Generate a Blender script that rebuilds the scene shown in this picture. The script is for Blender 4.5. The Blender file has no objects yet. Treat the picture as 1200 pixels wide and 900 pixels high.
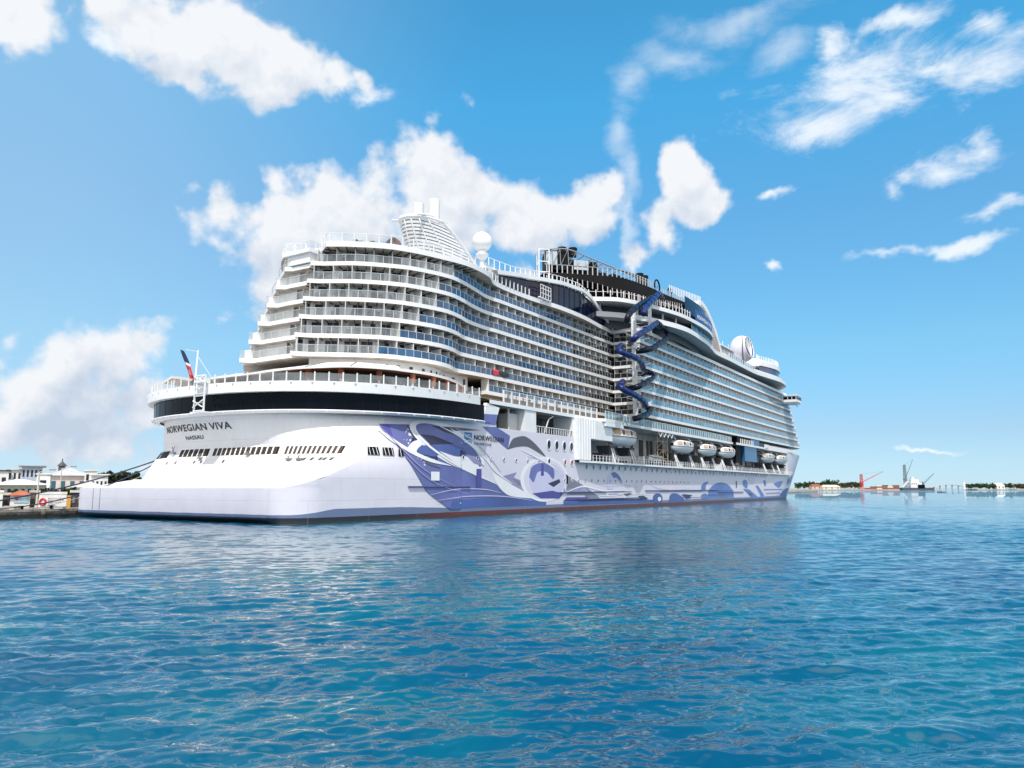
import bpy, bmesh, math, random
import numpy as np
from mathutils import Vector, Matrix
random.seed(7)
scene = bpy.context.scene
COL = scene.collection
R = math.radians

# ---------------------------------------------------------------- camera
FPX, THC, PIT = 880.0, 0.56533789, math.atan(121.8 / 880.0)
CAM = Vector((-58.0, -64.4225, 4.0935))
F0 = Vector((math.cos(THC), math.sin(THC), 0)); RT = Vector((math.sin(THC), -math.cos(THC), 0)); UZ = Vector((0, 0, 1))
FW = F0 * math.cos(PIT) + UZ * math.sin(PIT); UP = -F0 * math.sin(PIT) + UZ * math.cos(PIT)
cam = bpy.data.cameras.new('camera'); cam_o = bpy.data.objects.new('camera', cam); COL.objects.link(cam_o)
cam.sensor_width = 36.0; cam.lens = 36.0 * FPX / 1200.0; cam.clip_start = 0.5; cam.clip_end = 60000
m3 = Matrix((RT, UP, -FW)).transposed()
cam_o.matrix_world = Matrix.Translation(CAM) @ m3.to_4x4()
scene.camera = cam_o

def ray(x, y): return FW + RT * ((x - 600) / FPX) + UP * ((450 - y) / FPX)
def on_side(x, y, Y=0.0):            # a spot read off the photo, laid on a fore-and-aft plane of the ship -> (X, z)
    d = ray(x, y); k = (Y - CAM.y) / d.y; p = CAM + d * k; return p.x, p.z
def on_level(x, y, z):               # ... laid on a horizontal plane -> (X, Y)
    d = ray(x, y); k = (z - CAM.z) / d.z; p = CAM + d * k; return p.x, p.y
def at_depth(x, y, w):               # ... at a distance along the view
    return CAM + ray(x, y) * w

# ---------------------------------------------------------------- sky, sun, exposure
SUN = Vector((-0.46, -0.27, 0.845)).normalized()
scene.view_settings.view_transform = 'Standard'; scene.view_settings.look = 'None'
scene.view_settings.exposure = 0.42; scene.view_settings.gamma = 1.0; scene.view_settings.use_curve_mapping = False
world = bpy.data.worlds.new('World'); scene.world = world; world.use_nodes = True

class NT:
    """tiny node-tree helper"""
    def __init__(s, tree): s.t = tree; s.n = tree.nodes; s.l = tree.links
    def new(s, kind, **kw):
        nd = s.n.new(kind)
        for k, v in kw.items(): setattr(nd, k, v)
        return nd
    def put(s, sock, v):
        if isinstance(v, bpy.types.NodeSocket): s.l.new(v, sock)
        elif v is not None: sock.default_value = v
    def math(s, op, a, b=None, c=None, clamp=False):
        nd = s.new('ShaderNodeMath', operation=op, use_clamp=clamp)
        for i, v in enumerate((a, b, c)): s.put(nd.inputs[i], v)
        return nd.outputs[0]
    def vmath(s, op, a, b=None, out=0):
        nd = s.new('ShaderNodeVectorMath', operation=op)
        s.put(nd.inputs[0], a)
        if b is not None: s.put(nd.inputs[1], b)
        return nd.outputs[out]
    def noise(s, vec, scale, detail=4, rough=.55, dist=0.0, lac=2.0):
        nd = s.new('ShaderNodeTexNoise'); s.put(nd.inputs['Vector'], vec)
        nd.inputs['Scale'].default_value = scale; nd.inputs['Detail'].default_value = detail
        nd.inputs['Roughness'].default_value = rough; nd.inputs['Distortion'].default_value = dist; nd.inputs['Lacunarity'].default_value = lac
        return nd
    def mapr(s, v, a, b, c=0.0, d=1.0, smooth=True):
        nd = s.new('ShaderNodeMapRange', interpolation_type='SMOOTHSTEP' if smooth else 'LINEAR')
        s.put(nd.inputs[0], v)
        for i, q in enumerate((a, b, c, d)): s.put(nd.inputs[i + 1], q)
        return nd.outputs[0]
    def mix(s, f, a, b, blend='MIX'):
        nd = s.new('ShaderNodeMix', data_type='RGBA', blend_type=blend)
        s.put(nd.inputs[0], f); s.put(nd.inputs[6], a); s.put(nd.inputs[7], b); return nd.outputs[2]
    def comb(s, x, y, z):
        nd = s.new('ShaderNodeCombineXYZ')
        for i, v in enumerate((x, y, z)): s.put(nd.inputs[i], v)
        return nd.outputs[0]
    def sep(s, v):
        nd = s.new('ShaderNodeSeparateXYZ'); s.put(nd.inputs[0], v); return nd.outputs

def c4(c): return (c[0], c[1], c[2], 1.0)

SKYGAIN = [(0, (.49, .76, 1.28)), (2, (.57, .79, 1.14)), (4, (.64, .82, 1.06)), (10, (.73, 1.20, 1.28)), (20, (.77, 1.53, 1.66)), (28, (.61, 1.94, 2.08))]
LEFTHAZE = .28
def build_world():
    t = NT(world.node_tree); t.n.clear()
    out = t.new('ShaderNodeOutputWorld'); bg = t.new('ShaderNodeBackground')
    sky = t.new('ShaderNodeTexSky', sky_type='NISHITA'); sky.sun_disc = False
    sky.sun_elevation = math.asin(SUN.z); sky.sun_rotation = math.atan2(SUN.x, SUN.y)
    sky.air_density = 1.0; sky.dust_density = 0.0; sky.ozone_density = 2.0
    d = t.new('ShaderNodeTexCoord').outputs['Generated']
    dx, dy, dz = t.sep(d)
    az = t.math('ARCTAN2', dy, dx); el = t.math('ARCSINE', dz)
    def ae(px, py):
        v = ray(px, py).normalized(); return math.atan2(v.y, v.x), math.asin(v.z)
    # cumulus banks: (centre x, centre y, half width, half height) read off the photo, turned into azimuth / elevation
    CU = [(250, 45, 95, 62), (205, 90, 55, 36), (350, 75, 66, 52), (300, 60, 80, 55), (20, 15, 75, 45), (165, 30, 70, 50), (350, 85, 70, 50),
          (320, 265, 90, 52), (420, 270, 120, 85), (530, 235, 110, 78), (630, 250, 95, 62), (690, 255, 62, 52), (340, 320, 75, 60), (300, 290, 60, 50),
          (480, 330, 150, 70), (560, 215, 50, 50),
          (805, 205, 34, 40), (812, 245, 36, 34), (775, 275, 34, 36), (750, 300, 30, 26),
          (60, 455, 140, 80), (110, 430, 100, 55), (30, 445, 90, 42), (60, 490, 120, 65), (170, 470, 60, 42), (0, 500, 80, 50)]
    CI = [(960, 150, 60, 40), (1030, 120, 110, 40), (1140, 80, 80, 34), (1060, 215, 42, 20), (1110, 200, 85, 24), (1040, 235, 26, 22), (1160, 180, 34, 28),
          (970, 60, 18, 24), (1145, 22, 45, 20), (1040, 30, 60, 14), (1030, 305, 60, 7), (1130, 292, 70, 9), (905, 316, 9, 7), (905, 232, 22, 7), (433, 110, 22, 16), (120, 50, 30, 20),
          (1080, 528, 45, 3), (1180, 250, 60, 12), (1000, 110, 120, 60), (1100, 70, 120, 30)]
    CI = [(a_, b_, c_ * 1.15, d_ * 1.2) for a_, b_, c_, d_ in CI]
    SM = [(738, 270, 10, 60), (740, 215, 14, 45), (735, 150, 24, 50), (745, 95, 34, 36), (800, 70, 80, 32), (870, 20, 110, 34), (920, 60, 50, 30)]
    P = t.comb(az, el, 0.0)
    warp = t.noise(d, 5.5, 5, .6)
    wv = t.vmath('SCALE', t.vmath('SUBTRACT', warp.outputs['Color'], (0.5, 0.5, 0.5)))
    wv.node.inputs['Scale'].default_value = 0.11
    PW = t.vmath('ADD', P, wv)
    def field(L, Pv):
        acc = None
        for (x, y, rx, ry) in L:
            a, e = ae(x, y)
            a1, _ = ae(x - rx, y); a2, _ = ae(x + rx, y); _, e1 = ae(x, y - ry); _, e2 = ae(x, y + ry)
            ra = abs(a2 - a1) / 2; re = abs(e2 - e1) / 2
            q = t.vmath('MULTIPLY', t.vmath('SUBTRACT', Pv, (a, e, 0)), (1 / ra, 1 / re, 0))
            ln = t.vmath('LENGTH', q, out=1)
            v = t.math('SUBTRACT', 1.0, ln)
            if acc is None: acc = v
            else:
                nd = t.new('ShaderNodeMath', operation='SMOOTH_MAX'); t.put(nd.inputs[0], acc); t.put(nd.inputs[1], v); nd.inputs[2].default_value = .25; acc = nd.outputs[0]
        return acc
    n1 = t.noise(d, 9.5, 9, .57).outputs[0]; n2 = t.noise(t.vmath('ADD', d, (-.004, .004, .014)), 9.5, 7, .57).outputs[0]
    n3 = t.noise(d, 4.0, 3, .5).outputs[0]
    vor = t.new('ShaderNodeTexVoronoi', feature='SMOOTH_F1'); t.put(vor.inputs['Vector'], t.vmath('ADD', d, wv)); vor.inputs['Scale'].default_value = 13.0; vor.inputs['Smoothness'].default_value = .6
    vor.inputs['Detail'].default_value = 2.0; vor.inputs['Roughness'].default_value = .5
    puff = t.math('SUBTRACT', .74, vor.outputs['Distance'])
    fcu = field(CU, PW)
    dens = t.math('ADD', t.math('ADD', fcu, t.math('MULTIPLY', t.math('SUBTRACT', n1, .5), 2.1)), t.math('MULTIPLY', puff, .9))
    cu = t.mapr(dens, -0.12, 0.36)
    # self shading: what has cloud above it is greyer; rims and crowns stay bright
    fup = field(CU, t.vmath('ADD', PW, (.012, .055, 0.0)))
    over = t.math('ADD', t.math('ADD', fup, t.math('MULTIPLY', t.math('SUBTRACT', n3, .5), .9)), t.math('MULTIPLY', puff, -.9))
    low = t.mapr(el, R(24), R(4))
    shade = t.math('MULTIPLY', t.mapr(over, .05, .95), t.math('ADD', .42, t.math('MULTIPLY', low, .45)))
    shade = t.math('ADD', shade, t.math('MULTIPLY', t.math('SUBTRACT', n2, n1), 3.2), clamp=True)
    fci = field(CI, PW)
    stretch = t.vmath('MULTIPLY', d, (1.0, 1.0, 2.2))
    n4 = t.noise(stretch, 9.0, 9, .66, .4).outputs[0]
    dci = t.math('ADD', fci, t.math('MULTIPLY', t.math('SUBTRACT', n4, .52), 3.0))
    ci = t.math('MULTIPLY', t.mapr(dci, 0.0, 1.1), .85)
    fsm = field(SM, PW)
    dsm = t.math('ADD', fsm, t.math('MULTIPLY', t.math('SUBTRACT', n4, .5), 1.8))
    sm = t.math('MULTIPLY', t.mapr(dsm, 0.0, 1.2), .50)
    # clear sky: Nishita, its hue pulled toward the tropical azure of the place
    ramp = t.new('ShaderNodeValToRGB'); t.put(ramp.inputs[0], t.math('DIVIDE', el, R(40)))
    cr_ = ramp.color_ramp; SG = SKYGAIN
    while len(cr_.elements) < len(SG): cr_.elements.new(.5)
    for e_, (pos_, c_) in zip(cr_.elements, SG): e_.position = pos_ / 40; e_.color = c4(tuple(v / 2.5 for v in c_))
    base = t.mix(1.0, sky.outputs[0], t.vmath('SCALE', ramp.outputs[0]), 'MULTIPLY')
    for nd in t.n:
        if nd.type == 'VECT_MATH' and nd.operation == 'SCALE' and nd.inputs['Scale'].default_value == 1.0: nd.inputs['Scale'].default_value = 2.5
    a0_, _ = ae(600, 300); a1_, _ = ae(0, 300)
    lefty = t.math('MULTIPLY', t.mapr(az, a0_, a1_), LEFTHAZE); base = t.mix(lefty, base, c4((6.2, 7.6, 8.6)))
    ccol = t.mix(shade, c4((8.0, 8.2, 8.5)), c4((4.9, 5.75, 7.0)))
    ccol = t.mix(t.mapr(t.vmath('DOT_PRODUCT', d, tuple(FW), out=1), .62, .35), ccol, c4((10.2, 10.0, 9.8)))
    thin = t.math('MAXIMUM', ci, sm)
    col = t.mix(thin, base, c4((8.6, 9.0, 9.4)))
    vd = t.vmath('DOT_PRODUCT', d, tuple(FW), out=1)
    nb_ = t.noise(d, 2.6, 8, .6).outputs[0]
    rear_fill = t.math('MULTIPLY', t.mapr(vd, .62, .35), t.mapr(t.math('ADD', nb_, t.math('MULTIPLY', n1, .25)), .46, .60))  # bright cloud cover added behind the camera as white fill light
    cu = t.math('MAXIMUM', cu, t.math('MULTIPLY', rear_fill, t.mapr(el, R(2), R(9))))
    above = t.mapr(el, R(0.2), R(1.5))
    col = t.mix(t.math('MULTIPLY', cu, above), col, ccol)
    t.put(bg.inputs['Color'], col); bg.inputs['Strength'].default_value = 0.085
    t.l.new(bg.outputs[0], out.inputs[0])
build_world()

sun = bpy.data.lights.new('sun', 'SUN'); sun.energy = 3.2; sun.angle = R(0.53); sun.color = (1.0, .965, .90)
sun_o = bpy.data.objects.new('sun', sun); COL.objects.link(sun_o)
sun_o.rotation_euler = SUN.to_track_quat('Z', 'Y').to_euler(); sun_o.location = (0, 0, 200)

# ---------------------------------------------------------------- materials
MATS = {}
def mat(name, col, rough=.45, metal=0.0, var=.06, scale=.6, bump=0.0, bscale=8.0, spec=.5, streak=0.0, coat=0.0):
    if name in MATS: return MATS[name]
    m = bpy.data.materials.new(name); m.use_nodes = True; t = NT(m.node_tree)
    b = t.n['Principled BSDF']
    tc = t.new('ShaderNodeTexCoord').outputs['Object']
    n = t.noise(tc, scale, 6, .6).outputs[0]
    f = t.mapr(n, .3, .7)
    lo = tuple(max(0, v * (1 - var)) for v in col); hi = tuple(v * (1 + var * .5) for v in col)
    cc = t.mix(f, c4(lo), c4(hi))
    if streak:
        sv = t.vmath('MULTIPLY', tc, (1.6, 1.6, .12))
        sn = t.noise(sv, 1.3, 5, .65).outputs[0]
        cc = t.mix(t.math('MULTIPLY', t.mapr(sn, .52, .78), streak), cc, c4((col[0] * .62, col[1] * .55, col[2] * .46)))
    t.put(b.inputs['Base Color'], cc)
    rn = t.mapr(n, .2, .8, max(.02, rough - .08), min(1, rough + .1)); t.put(b.inputs['Roughness'], rn)
    b.inputs['Metallic'].default_value = metal; b.inputs['Specular IOR Level'].default_value = spec
    if coat: b.inputs['Coat Weight'].default_value = coat; b.inputs['Coat Roughness'].default_value = .12
    if bump:
        bn = t.new('ShaderNodeBump'); bn.inputs['Strength'].default_value = bump; bn.inputs['Distance'].default_value = .03
        t.put(bn.inputs['Height'], t.noise(tc, bscale, 5, .6).outputs[0]); t.l.new(bn.outputs[0], b.inputs['Normal'])
    MATS[name] = m; return m

def glass(name, tint, alpha, rough=.04, clear=None):
    """tinted railing / window glass: part see-through, part tinted sheet, mirror at grazing angles"""
    m = bpy.data.materials.new(name); m.use_nodes = True; t = NT(m.node_tree); t.n.clear()
    out = t.new('ShaderNodeOutputMaterial')
    tr = t.new('ShaderNodeBsdfTransparent'); tr.inputs[0].default_value = c4((clear,) * 3 if clear else tuple(.35 + .65 * v for v in tint))
    df = t.new('ShaderNodeBsdfPrincipled'); df.inputs['Roughness'].default_value = rough
    tc = t.new('ShaderNodeTexCoord').outputs['Object']
    n = t.noise(tc, .35, 3, .6).outputs[0]
    t.put(df.inputs['Base Color'], t.mix(t.mapr(n, .35, .65), c4(tuple(v * .7 for v in tint)), c4(tuple(min(1, v * 1.25) for v in tint))))
    df.inputs['IOR'].default_value = 1.6
    mx = t.new('ShaderNodeMixShader'); mx.inputs[0].default_value = alpha
    t.l.new(tr.outputs[0], mx.inputs[1]); t.l.new(df.outputs[0], mx.inputs[2]); t.l.new(mx.outputs[0], out.inputs[0])
    MATS[name] = m; return m

def hull_paint(key, name, w0, w1):
    """white topsides with plate seams, dark boot top, red antifouling stripe forward of the stern"""
    m = bpy.data.materials.new(name); m.use_nodes = True; t = NT(m.node_tree); b = t.n['Principled BSDF']
    tc = t.new('ShaderNodeTexCoord').outputs['Object']; x, y, z = t.sep(tc)
    n = t.noise(tc, .25, 5, .6).outputs[0]
    white = t.mix(t.mapr(n, .3, .7), c4(w0), c4(w1))
    sn = t.noise(t.vmath('MULTIPLY', tc, (.9, .9, .06)), 1.2, 5, .65).outputs[0]
    white = t.mix(t.math('MULTIPLY', t.mapr(sn, .5, .8), .34), white, c4((.55, .54, .56)))
    aft = t.mapr(x, -160 + 14, -160 + 30)
    lower = t.mix(aft, c4((.012, .016, .03)), c4((.115, .02, .022)))
    wob = t.math('MULTIPLY', t.math('SUBTRACT', t.noise(tc, .5, 4).outputs[0], .5), .12)
    zz = t.math('ADD', z, wob)
    c1 = t.mix(t.mapr(zz, .70, .74), lower, c4((.13, .18, .31)))
    line2 = t.math('ADD', t.math('MULTIPLY', t.mapr(x, -160 + .5, -160 + 7), t.mapr(x, -160 + 14, -160 + 32, .62, .22)), 1.05)
    c2 = t.mix(t.math('GREATER_THAN', zz, line2), c1, white)
    slime = t.mapr(zz, .45, .1)
    c2 = t.mix(t.math('MULTIPLY', slime, .6), c2, c4((.03, .035, .02)))
    t.put(b.inputs['Base Color'], c2); b.inputs['Roughness'].default_value = .38
    # plating: faint quilting plus welded seams
    bn = t.new('ShaderNodeBump'); bn.inputs['Strength'].default_value = .45; bn.inputs['Distance'].default_value = .05
    br = t.new('ShaderNodeTexBrick'); t.put(br.inputs['Vector'], t.comb(x, z, 0.0)); br.inputs['Scale'].default_value = 1.0
    br.inputs['Brick Width'].default_value = 9.0; br.inputs['Row Height'].default_value = 2.6; br.inputs['Mortar Size'].default_value = .03
    c2 = t.mix(t.math('MULTIPLY', br.outputs['Fac'], .26), c2, c4((.35, .35, .40))); t.put(b.inputs['Base Color'], c2)
    h = t.math('ADD', t.math('MULTIPLY', br.outputs['Fac'], -.4), t.noise(tc, .7, 3).outputs[0])
    t.put(bn.inputs['Height'], h); t.l.new(bn.outputs[0], b.inputs['Normal'])
    MATS[key] = m; return m

M_HULL = hull_paint('hull', 'hull_paint', (.77, .76, .78), (.82, .81, .83)); M_HULL_SHADE = hull_paint('hullv', 'hull_paint_shade', (.66, .65, .74), (.70, .69, .78))  # second copy: shade on the white sides and transom, put into the colour
M_WHITE = mat('white_paint', (.80, .81, .83), .42, var=.05, streak=.16)
M_FASCIA = mat('fascia_white', (.82, .83, .85), .4, var=.04, scale=.3, streak=.10)
M_WALL = mat('cabin_wall', (.80, .80, .79), .55, var=.06)
M_INT = mat('dark_interior', (.022, .020, .019), .8, var=.5, scale=1.5)
M_SOFFIT = mat('wood_soffit', (.52, .44, .37), .6, var=.3, scale=.9)
M_SOFFG = mat('grey_soffit', (.42, .42, .42), .6, var=.12)
M_DARKRIB = mat('dark_rib', (.05, .045, .04), .6)
M_DGLASS = mat('dark_window_glass', (.003, .004, .009), .12, var=.3, spec=.12)
M_DOOR = mat('cabin_door_glass', (.02, .028, .05), .12, var=.5, scale=.25, spec=.5)
M_NAVY = mat('navy_window_glass', (.004, .010, .045), .08, var=.5, scale=.12, spec=.3)
M_BLACK = mat('black_paint', (.006, .006, .008), .6, var=.3, spec=.2)
M_DECK = mat('pale_deck', (.50, .50, .50), .7, var=.1)
M_TEAK = mat('teak_deck', (.32, .22, .14), .7, var=.2)
M_COPPER = mat('copper_cladding', (.34, .115, .05), .45, var=.15)
M_GREYM = mat('grey_machinery', (.22, .23, .24), .5, var=.3)
M_DGREY = mat('dark_grey', (.07, .075, .085), .6, var=.3)
M_BLUESL = mat('blue_slide', (.005, .021, .125), .3, var=.1, spec=.35)
M_BLKSL = mat('black_slide', (.006, .008, .022), .3, var=.2, spec=.25)
M_TEALG = glass('teal_glass', (.10, .26, .36), .8)
G_CLEAR = glass('clear_rail_glass', (.66, .72, .76), .20, .04, .97)
G_BLUE = glass('blue_rail_glass', (.022, .105, .24), .80)
G_SKY = glass('sky_rail_glass', (.15, .38, .56), .80)
G_BLACK = glass('black_rail_glass', (.012, .016, .022), .88)
G_PALE = glass('pale_rail_glass', (.30, .50, .58), .6)
M_ORANGE = mat('orange_window', (.72, .32, .08), .4, var=.1)
M_RED = mat('red_paint', (.60, .03, .035), .4, var=.1)
M_LAV = mat('shell_shade', (.42, .40, .58), .5, var=.05)  # shade inside the shell dome, put into the lining colour
M_LETTER = mat('dark_lettering', (.012, .014, .02), .5, var=.05)

# ---------------------------------------------------------------- mesh builder
L = Vector((160.0, 22.25, 0.0))      # the ship's base point
CY = 22.25
CH = 24.6        # centreline of the hull form
class MB:
    def __init__(s): s.v = []; s.f = []; s.m = []
    def add(s, vs, fs, m=0):
        o = len(s.v); s.v.extend(tuple(v) for v in vs)
        for f in fs: s.f.append(tuple(i + o for i in f)); s.m.append(m)
    def quad(s, a, b, c, d, m=0): s.add((a, b, c, d), ((0, 1, 2, 3),), m)
    def box(s, x0, x1, y0, y1, z0, z1, m=0):
        s.add([(x, y, z) for x in (x0, x1) for y in (y0, y1) for z in (z0, z1)],
              [(0, 1, 3, 2), (4, 6, 7, 5), (0, 4, 5, 1), (2, 3, 7, 6), (0, 2, 6, 4), (1, 5, 7, 3)], m)
    def bar(s, a, b, w, h, m=0, up=UZ):     # box beam from a to b
        a = Vector(a); b = Vector(b); d = (b - a).normalized(); sd = d.cross(up)
        if sd.length < 1e-4: sd = d.cross(Vector((1, 0, 0)))
        sd.normalize(); u = sd.cross(d)
        vs = [p + sd * (w / 2 * i) + u * (h / 2 * j) for p in (a, b) for i in (-1, 1) for j in (-1, 1)]
        s.add(vs, [(0, 1, 3, 2), (4, 6, 7, 5), (0, 4, 5, 1), (2, 3, 7, 6), (0, 2, 6, 4), (1, 5, 7, 3)], m)
    def tube(s, pts, r, n=8, m=0, closed=False):
        pts = [Vector(p) for p in pts]; N = len(pts); rr = r if hasattr(r, '__len__') else [r] * N
        vs = []; prev = None
        for i, p in enumerate(pts):
            t_ = (pts[(i + 1) % N] - pts[i - 1]) if closed else (pts[min(i + 1, N - 1)] - pts[max(i - 1, 0)])
            t_.normalize()
            if prev is None:
                a = t_.cross(UZ)
                if a.length < 1e-3: a = t_.cross(Vector((1, 0, 0)))
            else: a = prev - t_ * prev.dot(t_)
            a.normalize(); prev = a; b = t_.cross(a)
            for k in range(n):
                g = 2 * math.pi * k / n; vs.append(p + a * (rr[i] * math.cos(g)) + b * (rr[i] * math.sin(g)))
        fs = []
        for i in range(N if closed else N - 1):
            j = (i + 1) % N
            for k in range(n): fs.append((i * n + k, i * n + (k + 1) % n, j * n + (k + 1) % n, j * n + k))
        if not closed: fs += [tuple(range(n - 1, -1, -1)), tuple((N - 1) * n + k for k in range(n))]
        s.add(vs, fs, m)
    def grid(s, rows, m=0, close=False):
        nr = len(rows); nc = len(rows[0]); vs = [p for r_ in rows for p in r_]; fs = []
        for i in range(nr - 1):
            for j in range(nc if close else nc - 1):
                k = (j + 1) % nc; fs.append((i * nc + j, i * nc + k, (i + 1) * nc + k, (i + 1) * nc + j))
        s.add(vs, fs, m)
    def wall(s, path, z0, z1, m=0):          # upright strip over a plan path
        s.grid([[(p[0], p[1], z0) for p in path], [(p[0], p[1], z1) for p in path]], m)
    def prism(s, poly, z0, z1, m=0, mt=None, mb=None):
        n = len(poly); vs = [(p[0], p[1], z0) for p in poly] + [(p[0], p[1], z1) for p in poly]
        s.add(vs, [(i, (i + 1) % n, n + (i + 1) % n, n + i) for i in range(n)], m)
        s.add([(p[0], p[1], z1) for p in poly], [tuple(range(n))], m if mt is None else mt)
        s.add([(p[0], p[1], z0) for p in poly], [tuple(range(n - 1, -1, -1))], m if mb is None else mb)
    def lathe(s, prof, cx, cy, n=20, m=0, cap=True):   # prof = [(r,z)]
        rows = [[(cx + r_ * math.cos(2 * math.pi * k / n), cy + r_ * math.sin(2 * math.pi * k / n), z) for k in range(n)] for r_, z in prof]
        s.grid(rows, m, close=True)
        if cap: s.add(rows[0], [tuple(range(n - 1, -1, -1))], m); s.add(rows[-1], [tuple(range(n))], m)
    def slab(s, outer, inner, z0, z1, mf=0, mt=0, mb=0):   # ring between two point lists of equal length
        s.grid([[(p[0], p[1], z1) for p in outer], [(p[0], p[1], z1) for p in inner]], mt)
        s.grid([[(p[0], p[1], z0) for p in inner], [(p[0], p[1], z0) for p in outer]], mb)
        s.grid([[(p[0], p[1], z0) for p in outer], [(p[0], p[1], z1) for p in outer]], mf)
        s.grid([[(p[0], p[1], z1) for p in inner], [(p[0], p[1], z0) for p in inner]], mf)
    def build(s, name, mats, parent=None, off=None, smooth=False, angle=None):
        if not isinstance(mats, (list, tuple)): mats = [mats]
        off = L if off is None else Vector(off)
        me = bpy.data.meshes.new(name)
        if s.v:
            vs = np.array(s.v, float) - np.array(off)
            me.from_pydata(vs.tolist(), [], s.f)
        for m in mats: me.materials.append(m)
        me.polygons.foreach_set('material_index', np.array(s.m, dtype=np.int32))
        if smooth or angle:
            me.polygons.foreach_set('use_smooth', np.ones(len(s.f), dtype=bool))
            if angle: me.set_sharp_from_angle(angle=R(angle))
        me.update()
        o = bpy.data.objects.new(name, me); COL.objects.link(o)
        if parent is not None: o.parent = parent
        else: o.location = off
        return o

def tag(o, label=None, cat=None, group=None, kind=None):
    if label: o['label'] = label
    if cat: o['category'] = cat
    if group: o['group'] = group
    if kind: o['kind'] = kind
    return o
def empty(name, loc, label, cat, group=None):
    o = bpy.data.objects.new(name, None); COL.objects.link(o); o.location = loc; o.empty_display_size = .5
    return tag(o, label, cat, group)

def catmull(P, n=8):
    P = [Vector(p) for p in P]; Q = [P[0] * 2 - P[1]] + P + [P[-1] * 2 - P[-2]]; out = []
    for i in range(1, len(Q) - 2):
        a, b, c, d = Q[i - 1:i + 3]
        for k in range(n):
            t = k / n
            out.append(.5 * ((2 * b) + (c - a) * t + (2 * a - 5 * b + 4 * c - d) * t * t + (3 * b - a - 3 * c + d) * t ** 3))
    out.append(P[-1]); return out
def arclen(P):
    s = [0.0]
    for a, b in zip(P, P[1:]): s.append(s[-1] + (Vector(b) - Vector(a)).length)
    return s
def sample(P, S, s):
    s = min(max(s, 0), S[-1]); i = int(np.searchsorted(S, s)); i = min(max(i, 1), len(P) - 1)
    d = S[i] - S[i - 1]; t = 0 if d < 1e-9 else (s - S[i - 1]) / d
    return Vector(P[i - 1]).lerp(Vector(P[i]), t)
def resample(P, step):
    S = arclen(P); n = max(2, int(S[-1] / step) + 1); return [sample(P, S, S[-1] * i / (n - 1)) for i in range(n)]
def inboard(P, i):
    a = Vector(P[max(i - 1, 0)]); b = Vector(P[min(i + 1, len(P) - 1)]); d = (b - a).normalized(); return Vector((-d.y, d.x))
def offset(P, d):
    out = []
    for i in range(len(P)):
        n = inboard(P, i); a = Vector(P[max(i - 1, 0)]); p = Vector(P[i]); b = Vector(P[min(i + 1, len(P) - 1)])
        d1 = (p - a); k = 1.0
        if d1.length > 1e-6 and (b - p).length > 1e-6:
            n1 = Vector((-d1.y, d1.x)).normalized(); k = 1.0 / max(.5, n.dot(n1))
        out.append(p + n * d * k)
    A = np.array([tuple(p) for p in P])
    keep = [q for q in out if np.sqrt(((A - np.array(q)) ** 2).sum(1)).min() > d - .12]
    return keep

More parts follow.
